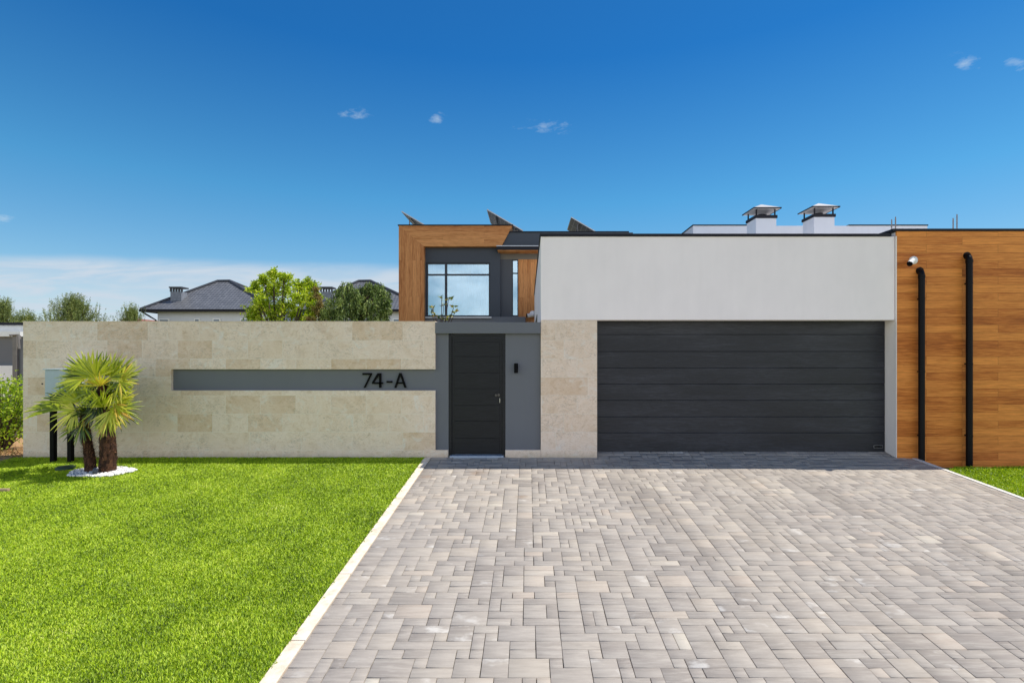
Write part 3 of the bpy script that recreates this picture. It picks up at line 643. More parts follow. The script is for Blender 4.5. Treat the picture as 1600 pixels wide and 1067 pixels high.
def window(x0, x1, z0, z1, y, vx=(), hz=(), curtain=True, parent=None, fwid=.055):
    mb = MB(); t = fwid
    mb.box(x0, x0+t, y-.05, y+.03, z0, z1); mb.box(x1-t, x1, y-.05, y+.03, z0, z1); mb.box(x0+t, x1-t, y-.05, y+.03, z0, z0+t); mb.box(x0+t, x1-t, y-.05, y+.03, z1-t, z1)
    for v in vx: mb.box(v-t*.75, v+t*.75, y-.046, y+.03, z0+t, z1-t)
    for h in hz: mb.box(x0+t, x1-t, y-.043, y+.028, h-t*.5, h+t*.5)
    f = mb.build('window', FRAME, parent)
    box('pane', (x0+t*.5, x1-t*.5, y-.006, y+.006, z0+t*.5, z1-t*.5), GLASS, f)
    if curtain:
        n = 240; vs = []; fs = []
        for i in range(n+1):
            u = i/n; x = x0+(x1-x0)*u; yy = y+.16+.06*math.sin(u*90+1.5*math.sin(u*17))*(.6+.4*math.sin(u*23))
            vs += [(x, yy, z0), (x, yy, z1)]
        for i in range(n): fs.append((2*i, 2*i+2, 2*i+3, 2*i+1))
        MB().add(vs, fs).build('curtain', CURT, f, smooth=True)
    return f
window(wx0, wx1, wz0, wz1, Yr+.08, (PX(696.5, Yr),), (PZ(429, Yr),), True, mh)
box('room_back', (xi-.5, 1.2, Yr+2.5, Yr+2.6, 0, zi), DARKROOM, mh)
box('ceiling', (xi-.5, 1.2, Yr+.2, Yr+2.5, wz1+.35, wz1+.45), DARKROOM, mh)
# right bay under the hood
Yb = Yh+.36
hood0 = PX(776, Yh-.2)
box('hood', (hood0, 1.4, Yh-.2, Yb+.3, PZ(391, Yh-.2)+.012, PZ(385, Yh-.2)), COPE, mh)
box('hood_flashing', (hood0-.005, 1.4, Yh-.206, Yh-.1, PZ(385, Yh-.2)+.001, PZ(385, Yh-.2)+.03), ALU, mh)
box('timber_soffit', (hood0+.03, 1.4, Yh-.17, Yb-.002, PZ(391, Yh-.2)-.012, PZ(391, Yh-.2)+.011), WOOD_U, mh)
b0, b1, b2, b3 = PX(781.5, Yb), PX(800, Yb), PX(810, Yb), 1.3; zl = PZ(405.5, Yb); zw0, zw1 = PZ(494, Yb), PZ(406, Yb)
box('band', (b0, b3, Yb, Yb+.3, zl, PZ(391, Yh-.2)+.012), TAUPE, mh)
box('rendered_pier', (b0, b1-.001, Yb-.03, Yb+.3, -.1, zl-.001), TEXGREY, mh)
box('spandrel', (b1, b2, Yb-.01, Yb+.3, -.1, zw0-.001), GREY, mh)
box('timber_panel', (b2, b3, Yb-.012, Yb+.3, -.1, zl-.001), WOOD_V, mh)
window(b1+.001, b2-.001, zw0, zl-.001, Yb+.04, (), (PZ(427, Yb),), True, mh, .035)
# grey slab continuing to the right of the timber frame
zs_t, zs_b = PZ(364, Yh+.1), PZ(385, Yh+.1)+.0
MB().prism([(xc+.0, zi-.03), (3.7, zi-.03), (3.7, zs_t), (xc+(xb_-xc)*((zs_t-zi)/(zt-zi)), zs_t)], Yh+.05, Yh+.5).build('slab_edge', DGREY, mh)
mb = MB().box(xb_-.15, PX(983, Yh), Yh+.02, Yh+.52, zs_t+.001, zs_t+.04); mb.build('roof_trim', COPE, mh)
box('rear_volume', (xa+.05, 4.8, Yh+.62, 25, 0, zs_t-.1), DGREY, mh)
# white upper storey farther right
Yu = 18.0; ux0, ux1 = PX(1083, Yu), PX(1449, Yu); uz = PZ(353, Yu)
box('upper_storey', (ux0, ux1, Yu, 24, 3, uz), PALE, mh)
mb = MB().box(ux0-.02, PX(1167, Yu), Yu-.02, Yu+.3, uz+.001, uz+.04); mb.box(ux0-.02, ux0+.2, Yu+.3, 24, uz+.001, uz+.04)
mb.build('storey_coping', COPE, mh)
box('storey_coping', (PX(1326, Yu), ux1+.02, Yu-.02, Yu+.3, uz+.001, uz+.04), COPE, mh)
xx, _, zz3 = P(829, 493, Yb-.15)
cctv((xx, Yb-.2, zz3), (-1, -.25, -.1), 1.5, 'small white camera with black lens on upper timber panel', Yb-.013)

# solar panels on the roof
def make_solar():
    t = bpy.data.objects.new('solar_panel', None); COL.objects.link(t)
    Lx, Lz = 1.337, -.787; D = 2.0
    n = Vector((-Lz, 0, Lx)).normalized()*.035
    def slab(u0, u1, y0, y1, off0, off1):
        vs = []
        for o in (off0, off1):
            for (u, y) in ((u0, y0), (u1, y0), (u1, y1), (u0, y1)): vs.append((Lx*u+n.x*o, y, Lz*u+n.z*o))
        return vs, [(0, 3, 2, 1), (4, 5, 6, 7), (0, 1, 5, 4), (1, 2, 6, 5), (2, 3, 7, 6), (3, 0, 4, 7)]
    MB().add(*slab(.02, .98, .03, D-.03, .2, .8)).build('module', SOLAR, t, world=False)
    mb = MB(); mb.add(*slab(0, .02, 0, D, 0, 1)); mb.add(*slab(.98, 1, 0, D, 0, 1)); mb.add(*slab(.021, .979, 0, .029, 0, 1)); mb.add(*slab(.021, .979, D-.029, D, 0, 1)); mb.add(*slab(.021, .979, D/2-.015, D/2+.015, 0, .95))
    mb.build('frame', ALU, t, world=False)
    mb = MB()
    for y in (.12, D-.15):
        mb.tube([(.28, y, Lz*.21-.02), (.28, y, -1.1)], .022, 6); mb.tube([(1.15, y, Lz*.86-.02), (1.15, y, -1.1)], .022, 6); mb.tube([(.28, y, -.95), (1.15, y, Lz*.86-.06)], .018, 6)
    for u in (.25, .8): mb.tube([(Lx*u, 0.02, Lz*u-.03), (Lx*u, D, Lz*u-.03)], .02, 6)
    mb.build('support', RUST, t, world=False)
    return t
sp0 = make_solar()
sl = ['tilted solar panel at the left end of the timber framed roof', 'middle tilted solar panel behind the sloping end of the timber lintel', 'tilted solar panel above the dark roof edge beside the white wall']
for k, (loc, lb) in enumerate(zip((P(627, 331, 19.1), P(760.5, 328, 19.1), P(892, 340, 20.2)), sl)):
    if k == 0: o = sp0
    else:
        o = sp0.copy(); COL.objects.link(o)
        for ch_ in list(sp0.children):
            c = ch_.copy(); COL.objects.link(c); c.parent = o
    o.location = loc; tag(o, lb, 'solar panel', 'solar panels on the house roof')

# ------------------------------------------------------------------ neighbouring houses with hipped roofs
def hip(ox, label, first):
    Y1, Y2, Y3 = 45.0, 49.3, 53.6; ez = PZ(483.5, Y1); rz = PZ(439.5, Y2)
    x0, x1, r0, r1 = PX(219, Y1)+ox, PX(431, Y1)+ox, PX(341, Y2)+ox*1.0, PX(359, Y2)+ox
    t = thing('neighbour_house', ((x0+x1)/2, Y1+1, 0), label, 'house', 'hip roofed houses beyond the garden wall')
    box('wall', (x0+1.1, x1-.6, Y1+.6, Y3-.6, 0, ez+.02), PALE, t)
    A, B, C, D = Vector((x0, Y1, ez)), Vector((x1, Y1, ez)), Vector((x1, Y3, ez)), Vector((x0, Y3, ez)); E, G = Vector((r0, Y2, rz)), Vector((r1, Y2, rz))
    me = bpy.data.meshes.new('roof'); o3 = t.location
    vs = [A, B, C, D, E, G]; fcs = [(0, 1, 5, 4), (1, 2, 5), (2, 3, 4, 5), (3, 0, 4)]
    me.from_pydata([tuple(v-o3) for v in vs], [], fcs); uv = me.uv_layers.new(name='UVMap')
    for f in me.polygons:
        ids = [me.loops[l].vertex_index for l in f.loop_indices]; p0, p1 = vs[ids[0]], vs[ids[1]]
        e = (p1-p0).normalized(); nrm = f.normal; up = nrm.cross(e)
        for l in f.loop_indices:
            d = vs[me.loops[l].vertex_index]-p0; uv.data[l].uv = (d.dot(e), abs(d.dot(up)))
    me.update(); rf = link('roof', me, TILE, t)
    mb = MB()
    for a, b in ((A, E), (E, G), (G, B), (C, G), (D, E)):
        mb.tube([a+Vector((0, 0, .02)), b+Vector((0, 0, .04))], .13, 8)
    mb.build('ridge', TILED, rf)
    mb = MB().box(x0-.05, x1+.05, Y1-.1, Y1+.0, ez-.20, ez+.02); mb.box(x0-.05, x0+.05, Y1+.001, Y3, ez-.20, ez-.01); mb.box(x0+.05, x1, Y1+.001, Y1+1.2, ez-.16, ez-.1); mb.tube([(x0+.1, Y1+.05, ez-.2), (x0+.55, Y1+.3, ez-.55), (x0+1.0, Y1+.52, ez-.9), (x0+1.0, Y1+.52, .2)], .07, 8)
    mb.build('gutter', COPE, t)
    cx0, cx1 = PX(271, 46.6)+ox, PX(288, 46.6)+ox; cz = PZ(449, 46.6)
    c = box('chimney', (cx0, cx1, 46.2, 47.0, ez+.5, cz-.45), M_simple('chimney brick', [(.3, lin(110, 114, 122)), (.7, lin(140, 144, 152))], 5), rf)
    mb = MB().box(cx0-.08, cx1+.08, 46.1, 47.1, cz-.12, cz)
    for i in range(5):
        xq = cx0+(cx1-cx0)*i/4; mb.box(xq-.06, xq+.06, 46.2, 46.34, cz-.449, cz-.121)
    mb.build('chimney_cap', TILED, c)
    for (pa, pb, pt) in ((249, 265, 498), (304, 313, 497.5), (333, 345, 497.5), (376, 392, 497.5)):
        xq0, xq1, zq = PX(pa, 45.6)+ox, PX(pb, 45.6)+ox, PZ(pt, 45.6)
        f = box('window', (xq0, xq1, 45.52, 45.598, zq-1.5, zq), WPLAST, t); box('pane', (xq0+.1, xq1-.1, 45.50, 45.519, zq-1.4, zq-.1), GLASSD, f)
hip(0, 'pale house with grey tiled hip roof left of the bright tree', 0)
hip(PX(241+825, 45), 'grey tiled hip roofed house partly hidden behind the timber pier', 1)
sheet('hill', list(np.linspace(-1500, 300, 61)), [1100, 1250, 1500], lambda x, y: 0 if y != 1250 else max(2, 36+40*math.exp(-((x+1030)/45)**2)+9*math.sin(x*.013)+5*math.sin(x*.05+1)+(-18 if x < -1080 or x > -960 else 14)), HILL)

# low buildings at the far left edge
lb = thing('neighbour_garage', (-14, 12, 0), 'low grey neighbour garage with white fascia at left edge', 'garage')
xe = PX(35.5, 12)-.02
box('wall', (-20, xe, 12, 16, -.2, PZ(526, 12)), M_plaster('mid grey block', lin(112, 114, 118)), lb)
box('fascia', (-20, xe+.06, 11.9, 16, PZ(526, 12)+.001, PZ(518.5, 12)), WPLAST, lb)
box('panel', (-20, PX(26, 11.95), 11.93, 11.995, PZ(620, 12), PZ(571, 12)), WPLAST, lb)
lb2 = thing('neighbour_shed', (-18, 17, 0), 'white flat roofed outbuilding behind the grey garage at left', 'building')
box('wall', (-26, PX(40, 17), 17, 21, 0, PZ(508, 17)), WPLAST, lb2); box('roof', (-26.2, PX(40, 17)+.1, 16.9, 21, PZ(508, 17)+.001, PZ(504, 17)), COPE, lb2)
gp = thing('fence_post', (PX(27, 11), 11, 0), 'weathered metal post with hinges beside the grey garage', 'post')
xx = PX(26.5, 11); box('post', (xx-.05, xx+.04, 10.95, 11.05, -.2, PZ(524, 11)), RUST, gp, .004)
MB().tube([(xx-.08, 10.93, PZ(524, 11)), (xx+.1, 10.93, PZ(523, 11)), (xx+.12, 10.93, PZ(545, 11))], .022, 8).build('hinge', RUST, gp)
box('side_panel', (xx+.05, xx+.17, 11, 11.05, -.2, PZ(530, 11)), M_paint('grey metal sheet', lin(120, 120, 124), .5, .2), gp)
cr = thing('red_roof_cottage', (PX(193, 60), 62, 0), 'tiny red brown roof peeking over the garden wall', 'house')
xr0, xr1, zr = PX(186, 60), PX(201, 60), PZ(496, 60)
MB().prism([(xr0, zr-.6), (xr1, zr-.6), ((xr0+xr1)/2, zr)], 60, 66).build('roof', M_paint('red brown tile', lin(140, 84, 70), .7), cr)
box('wall', (xr0+.2, xr1-.2, 60.2, 66, 0, zr-.62), PALE, cr)

# ------------------------------------------------------------------ foliage helpers
def leafquads(C, size, asp, up=0.0, dirs=None, jitter=.8):
    n = len(C); d = rng.normal(size=(n, 3))
    if dirs is not None: d = dirs+jitter*d*.6
    d[:, 2] += up; d /= np.linalg.norm(d, axis=1)[:, None]
    r = rng.normal(size=(n, 3)); s = np.cross(d, r); s /= np.linalg.norm(s, axis=1)[:, None]
    L = (size*rng.uniform(.6, 1.3, n))[:, None]; W = L*asp
    nn = np.cross(d, s)*L*.12
    V = np.stack([C, C+d*L*.5+s*W*.5+nn, C+d*L, C+d*L*.5-s*W*.5+nn], 1).reshape(-1, 3)
    return V, np.arange(4*n).reshape(-1, 4)
def leaf_obj(name, C, size, asp, mat, parent, tone=None, **k):
    V, FC = leafquads(C, size, asp, **k)
    if tone is None: tone = rng.random(len(C))
    return fast(name, V, FC, mat, parent, tone=tone)
def tree(name, base, Y, lumps, mat, label, cat, n_leaf, size, asp, trunk_r=.07, up=.1, sub=9, barkm=None):
    """lumps: (px, py, radius px, depth offset m); foliage gathers in sprays round twig ends"""
    bx = PX(base, Y); t = thing(name, (bx, Y, 0), label, cat)
    mb = MB(); top = max(PZ(l[1], Y) for l in lumps); fork = top*.35
    mb.tube([(bx, Y, -.1), (bx+.03, Y+.02, fork*.5), (bx, Y, fork)], [trunk_r*1.3, trunk_r, trunk_r*.9], 9)
    Cs = []; tn = []
    for (px, py, r, dyo) in lumps:
        c = np.array(P(px, py, Y+dyo)); R = r/F*Y
        p0 = Vector((bx, Y, fork)); p2 = Vector(c); p1 = (p0*.5+p2*.5)+Vector((random.uniform(-.1, .1), random.uniform(-.1, .1), .1*R))
        mb.tube([p0, p1, p2], [trunk_r*.6, trunk_r*.4, trunk_r*.18], 6)
        for s in range(sub):
            d = rng.normal(size=3); d /= np.linalg.norm(d); tip = c+d*R*rng.uniform(.5, 1.2)
            mb.tube([tuple(p2), tuple((c+tip)/2+rng.normal(size=3)*R*.08), tuple(tip)], [trunk_r*.16, trunk_r*.11, trunk_r*.05], 4, caps=False)
            m = n_leaf//(len(lumps)*sub); u = rng.random(m)[:, None]
            Cs.append(c+(tip-c)*(u**.55)+rng.normal(size=(m, 3))*R*.17); tn.append(np.clip(rng.normal(.5, .25, m)+rng.normal(0, .12), 0, 1))
    mb.build('trunk', barkm or BARK, t, smooth=True)
    C = np.concatenate(Cs); leaf_obj('crown', C, size, asp, mat, t, np.concatenate(tn), up=up)
    return t
tree('ash_tree', 440, 13.5, [(398, 452, 12, 0), (412, 438, 11, .2), (428, 430, 9, 0), (444, 432, 10, -.2), (404, 470, 16, -.3), (425, 455, 17, .3), (447, 452, 16, 0), (467, 447, 14, .3), (485, 446, 12, 0), (492, 462, 12, .4), (470, 468, 16, -.3), (445, 476, 18, 0), (418, 484, 18, .3), (396, 492, 17, 0), (465, 492, 20, .2), (490, 484, 14, -.2), (435, 500, 22, 0), (480, 505, 18, 0), (400, 512, 20, 0)],
     LEAF_A, 'bright lime green leafy tree rising behind the stone wall', 'tree', 17000, .070, .5, sub=14)
tree('brown_conifer', 498, 13.2, [(494, 452, 4, 0), (495, 465, 6, 0), (498, 478, 9, 0), (494, 490, 12, 0), (506, 492, 10, .2), (500, 505, 14, 0), (485, 500, 8, -.1)],
     LEAF_C, 'thin brownish conifer between the lime tree and drooping cedar', 'tree', 3600, .07, .2, .03)
# weeping cedar: arching limbs with hanging strands
wx = thing('weeping_cedar', (PX(560, 13), 13, 0), 'dark green weeping cedar with hanging foliage behind the stone wall', 'tree')
mb = MB(); bx = PX(560, 13); mb.tube([(bx, 13, -.1), (bx+.1, 13, 1.5), (bx, 13, 2.8)], [.11, .09, .07], 9)
Cs = []; tn = []; Dr = []
for (px, py, r, dyo) in ((541, 447, 11, 0), (531, 458, 14, .2), (553, 458, 13, -.2), (566, 452, 12, .2), (578, 448, 11, 0), (590, 450, 13, .1), (599, 456, 10, 0), (601, 470, 9, -.1), (520, 472, 14, 0), (511, 486, 12, .1), (540, 474, 18, -.2), (563, 470, 18, -.1), (586, 474, 17, -.2), (529, 490, 18, 0), (553, 492, 20, 0), (578, 494, 18, .1), (598, 488, 10, 0)):
    c = np.array(P(px, py, 13+dyo*2)); R = r/F*13*.86
    mb.tube([(bx, 13, 2.6), ((bx+c[0])/2, 13, c[2]*.5+1.45), tuple(c)], [.05, .035, .012], 6)
    for s in range(24):
        d = rng.normal(size=3); d[2] = abs(d[2])*.8; d /= np.linalg.norm(d); st0 = c+d*R*rng.uniform(.6, 1.0); Ls = R*rng.uniform(1.2, 3.0); m = 34
        u = rng.random(m)[:, None]; o = st0+np.array([d[0], d[1], 0])*R*.25*np.sin(u*1.5)+np.array([0, 0, -1])*Ls*u
        Cs.append(o+rng.normal(size=(m, 3))*np.array([.022, .022, .02])); Dr.append(np.tile([d[0]*.3, d[1]*.3, -1], (m, 1))); b = rng.normal(.42, .24)
        tn.append(np.clip(b+rng.normal(0, .15, m), 0, 1))
mb.build('trunk', BARK, wx, smooth=True)
leaf_obj('crown', np.concatenate(Cs), .075, .30, LEAF_B, wx, np.concatenate(tn), dirs=np.concatenate(Dr), jitter=.7)

def pine(px, ptop, wpx, Y, label, green=LEAF_P, nb=140):
    x = PX(px, Y); zt = PZ(ptop, Y)-.5; W = wpx/2/F*Y
    t = thing('pine_tree', (x, Y, 0), label, 'tree', 'pines on the left skyline')
    mb = MB().tube([(x, Y, -.2), (x, Y, zt*.5), (x, Y, zt)], [.16, .1, .02], 8); Cs = []; Dr = []; tn = []
    for i in range(nb):
        u = (i+.5)/nb; z = zt*(.35+.65*u)-.35; a = i*2.4+random.uniform(-.3, .3); r = W*1.35*(1-u)**.75*random.uniform(.75, 1.12)+.06
        dx_, dy__ = math.cos(a), math.sin(a); e = (x+dx_*r, Y+dy__*r, z+r*.22+.15); mid = (x+dx_*r*.55, Y+dy__*r*.55, z-.02)
        mb.tube([(x, Y, z-.1), mid, e], [.03, .022, .01], 4, caps=False)
        for s in range(7):
            v = .3+.7*random.random(); c0 = np.array([x+dx_*r*v, Y+dy__*r*v, z+r*.22*v*v]); c0[:2] += rng.normal(size=2)*.16
            m = 30; w_ = rng.random(m)[:, None]; Ls = random.uniform(.35, .6)+(.45 if v > .75 else 0)
            Cs.append(c0+np.array([dx_*.12, dy__*.12, 1])*Ls*w_+rng.normal(size=(m, 3))*.028*(1.3-w_)); Dr.append(np.tile([dx_*.4, dy__*.4, 1.], (m, 1))); tn.append(np.clip(rng.normal(.5, .18)+rng.normal(0, .15, m), 0, 1))
    mb.build('trunk', BARK, t); leaf_obj('crown', np.concatenate(Cs), .13, .22, green, t, np.concatenate(tn), dirs=np.concatenate(Dr), jitter=1.1)
pine(116, 459, 96, 40, 'largest bushy pine left of the grey roofs above the wall', nb=200)
pine(2, 465, 62, 40, 'tall pine cut off by the left edge of the photo')
pine(44, 485, 44, 38, 'short light green pine between the two larger pines', LEAF_P, 100)
pine(206, 474, 46, 42, 'small yellowish pine touching the left eave of the hip roof', LEAF_P, 100)

# magnolia sprig just behind the wall
Ym = 9.7; mg = thing('magnolia', (PX(690, Ym), Ym, 0), 'young magnolia sprigs poking over the wall before the upper window', 'shrub')
mb = MB(); Cs = []; Dr = []; b0_ = Vector((PX(690, Ym), Ym, 0)); mb.tube([b0_, b0_+Vector((0, 0, 2.1))], [.03, .018], 7)
for (px, py) in ((676, 482), (690, 467), (693, 477), (709, 480), (681, 494), (688, 497), (703, 495), (674, 488), (701, 468), (711, 488), (697, 499)):
    c = Vector(P(px, py, Ym+random.uniform(-.15, .15))); mb.tube([b0_+Vector((0, 0, 2.1)), (b0_+Vector((0, 0, 2.1)))*.4+c*.6+Vector((0, 0, -.05)), c], [.012, .008, .005], 5)
    m = 9; a = rng.uniform(0, 6.28, m); Dr.append(np.stack([np.cos(a), np.sin(a), rng.uniform(.1, 1.0, m)], 1)); Cs.append(np.tile(np.array(c), (m, 1))+rng.normal(size=(m, 3))*.012)
mb.build('stem', BARK, mg, smooth=True); leaf_obj('foliage', np.concatenate(Cs), .082, .42, LEAF_M, mg, dirs=np.concatenate(Dr), jitter=.25)

# left edge shrub, dry grass and dirt
Yq = 9.5; sh = thing('shrub', (PX(2, Yq), Yq, 0), 'leafy yellow green shrub beside the left end of the wall', 'shrub')
mb = MB(); Cs = []; bx = PX(2, Yq)
for k in range(60):
    a = random.uniform(0, 6.28); rr = random.uniform(.1, .50); z = random.uniform(.25, 1.3); q = math.sqrt(max(.05, 1-((z-.75)/.72)**2)); c = Vector((min(bx+math.cos(a)*rr*q, PX(34, Yq)), Yq+math.sin(a)*rr*q, z))
    mb.tube([(bx, Yq, -.1), ((bx+c.x)/2, (Yq+c.y)/2, z*.5), c], [.014, .01, .004], 4, caps=False)
    m = 60; Cs.append(np.array(c)+rng.normal(size=(m, 3))*np.array([.075, .075, .085]))
mb.build('stem', BARK, sh); leaf_obj('foliage', np.concatenate(Cs), .06, .5, LEAF_S, sh, up=.3)
sheet('dirt', [-20, -12, -9.6, XW-.01], [8.35, 8.7, 9.5, 11.9], lambda x, y: (gz(y) if y < Y0 else .0)+.006+.02*math.sin(x*5), DIRT)
n = 900; C = np.stack([rng.uniform(-11.5, XW-.05, n), rng.uniform(8.75, 9.3, n), np.zeros(n)+.0], 1)
V, FC = leafquads(C, .16, .05, up=1.2); tag(fast('dry_grass', V, FC, M_attr('dry straw', [(0, lin(120, 78, 44)), (.6, lin(176, 132, 84)), (1, lin(120, 130, 60))], .9), tone=rng.random(n)), kind='stuff')

# ------------------------------------------------------------------ meter cabinet
Yc = 8.62; mc = thing('meter_cabinet', (PX(95, Yc), Yc, gz(Yc)), 'pale grey utility cabinet on two black posts behind the palm', 'utility box')
c0, c1 = PX(70, Yc-.1), PX(121, Yc-.1)
bd = box('cabinet', (c0, c1, Yc-.1, Yc+.12, PZ(619, Yc-.1), PZ(578, Yc-.1)), BOXG, mc, .006)
box('lid', (c0-.012, c1+.012, Yc-.125, Yc+.125, PZ(578, Yc-.1)+.001, PZ(576.5, Yc-.1)+.004), BOXG, mc, .003)
box('door', (c0+.02, c1-.02, Yc-.108, Yc-.1005, PZ(617, Yc-.1), PZ(580, Yc-.1)), BOXG, mc, .003)
MB().tube([(PX(76, Yc), Yc-.108, PZ(599, Yc)), (PX(76, Yc), Yc-.118, PZ(599, Yc))], .012, 12).build('lock', BLACK, mc)
for px in (83.5, 110.5):
    x = PX(px, Yc); box('post', (x-.034, x+.034, Yc-.034, Yc+.034, -.3, PZ(619.5, Yc-.1)), BLACK, mc, .003)

# ------------------------------------------------------------------ palm with pebble ring
Yp = 8.05; pb = thing('fan_palm', (PX(152, Yp), Yp, gz(Yp)), 'twin trunk fan palm in a ring of white pebbles on the lawn', 'palm')
def ptrunk(pts, rads):
    pts = [Vector(p) for p in pts]; mb = MB(); fine = []; fr = []
    K = 30
    def cr_(t):
        s = t*(len(pts)-1); i = min(int(s), len(pts)-2); u = s-i; return pts[i].lerp(pts[i+1], u), rads[i]*(1-u)+rads[i+1]*u
    P_, R_ = zip(*[cr_(i/K) for i in range(K+1)])
    V = []; FCs = []; T = []; n = 18
    for i in range(K+1):
        for k in range(n):
            a = 2*math.pi*k/n; rr = R_[i]*(1+.10*((i % 2)*2-1)*.5+random.uniform(-.09, .09)); V.append((P_[i].x+math.cos(a)*rr, P_[i].y+math.sin(a)*rr, P_[i].z))
    for i in range(K):
        for k in range(n): FCs.append((i*n+k, i*n+(k+1) % n, (i+1)*n+(k+1) % n, (i+1)*n+k)); T.append(random.random()*.6)
    # old leaf bases: stubby pointed fibres
    for q in range(1500):
        t = random.random()**.85; p, r = cr_(t); a = random.uniform(0, 6.28); d = Vector((math.cos(a), math.sin(a), 0)); s = Vector((-d.y, d.x, 0))
        b = p+d*r*.95; L = random.uniform(.02, .07)*(1 if random.random() < .85 else 1.8); wd_ = random.uniform(.0015, .008); upv = Vector((0, 0, random.uniform(-.5, 1)))
        e = b+(d*random.uniform(.35, 1)+upv+s*random.uniform(-.5, .5)).normalized()*L; m = len(V)
        V += [tuple(b-s*wd_-Vector((0, 0, .01))), tuple(b+s*wd_-Vector((0, 0, .01))), tuple(e+s*wd_*.3), tuple(e-s*wd_*.3)]; FCs.append((m, m+1, m+2, m+3)); T.append(random.random())
    fast('trunk', V, FCs, TRUNKP, pb, tone=T)
def PP(px, py, d=0): return P(px, py, Yp+d)
zb = gz(Yp)-.05
def base_(px): x, y, _ = PP(px, 735); return (x, y, zb)
ptrunk([base_(143), PP(140, 712, .02), PP(136, 688, .02), PP(132, 660, .0), PP(131, 645)], [.076, .070, .062, .058, .045])
ptrunk([base_(168), PP(169, 712, 0), PP(168, 680), PP(165, 650, .0), PP(160, 612), PP(160, 596)], [.116, .112, .100, .078, .060, .05])
def fan(crown, hub, axis, face, R, spread=105, nl=26, droop=.25, tonec=.6):
    crown, hub = Vector(crown), Vector(hub); a = Vector(axis).normalized(); n = Vector(face); n = (n-a*n.dot(a)).normalized(); b = n.cross(a)
    V = []; FCs = []; T = []; R *= 1.07
    # petiole
    mid = (crown+hub)/2+Vector((0, 0, .04)); pt = [crown, mid, hub]
    mbp = MB().tube(pt, [.011, .007, .006], 6); m0 = 0; V += mbp.v; 
    quads = [f for f in mbp.f if len(f) == 4]; FCs += quads; T += [.75]*len(quads)
    for i in range(nl):
        th = math.radians(spread)*(2*(i+.5)/nl-1)+random.uniform(-.03, .03)
        d = a*math.cos(th)+b*math.sin(th); s = (-a*math.sin(th)+b*math.cos(th))
        L = R*(.80+.20*math.cos(th*.9))*random.uniform(.82, 1.10); wmax = .0150*R/.4*random.uniform(.85, 1.1); t0 = min(1, max(0, random.gauss(tonec, .13)))
        dr = droop*random.uniform(.5, 1.7); ndev = n*random.uniform(-.03, .06); sgn = 1
        rows = [(.03, .22), (.30, .85), (.52, 1.0), (.72, .8), (.88, .48), (1.0, .10)]
        idx = []
        for (u, wf) in rows:
            c = hub+d*L*u+n*(.10*L*(u-u*u))*1.2+ndev*u+Vector((0, 0, -1))*dr*.32*L*max(0, u-.35)**2*1.5
            m = len(V); V += [tuple(c+s*wmax*wf-n*wmax*wf*.55), tuple(c+n*wmax*wf*.35), tuple(c-s*wmax*wf-n*wmax*wf*.55)]; idx.append(m)
        for j in range(len(idx)-1):
            p, q = idx[j], idx[j+1]; tt = t0 if j < 4 else min(1, t0+random.choice((0, .05, .05, .3)))
            FCs += [(p, p+1, q+1, q), (p+1, p+2, q+2, q+1)]; T += [tt+.04, tt-.04 if tt > .05 else tt]
    fast('frond', V, FCs, PALM, pb, tone=np.clip(T, 0, 1))
cB, cA = PP(160, 600), PP(133, 648)
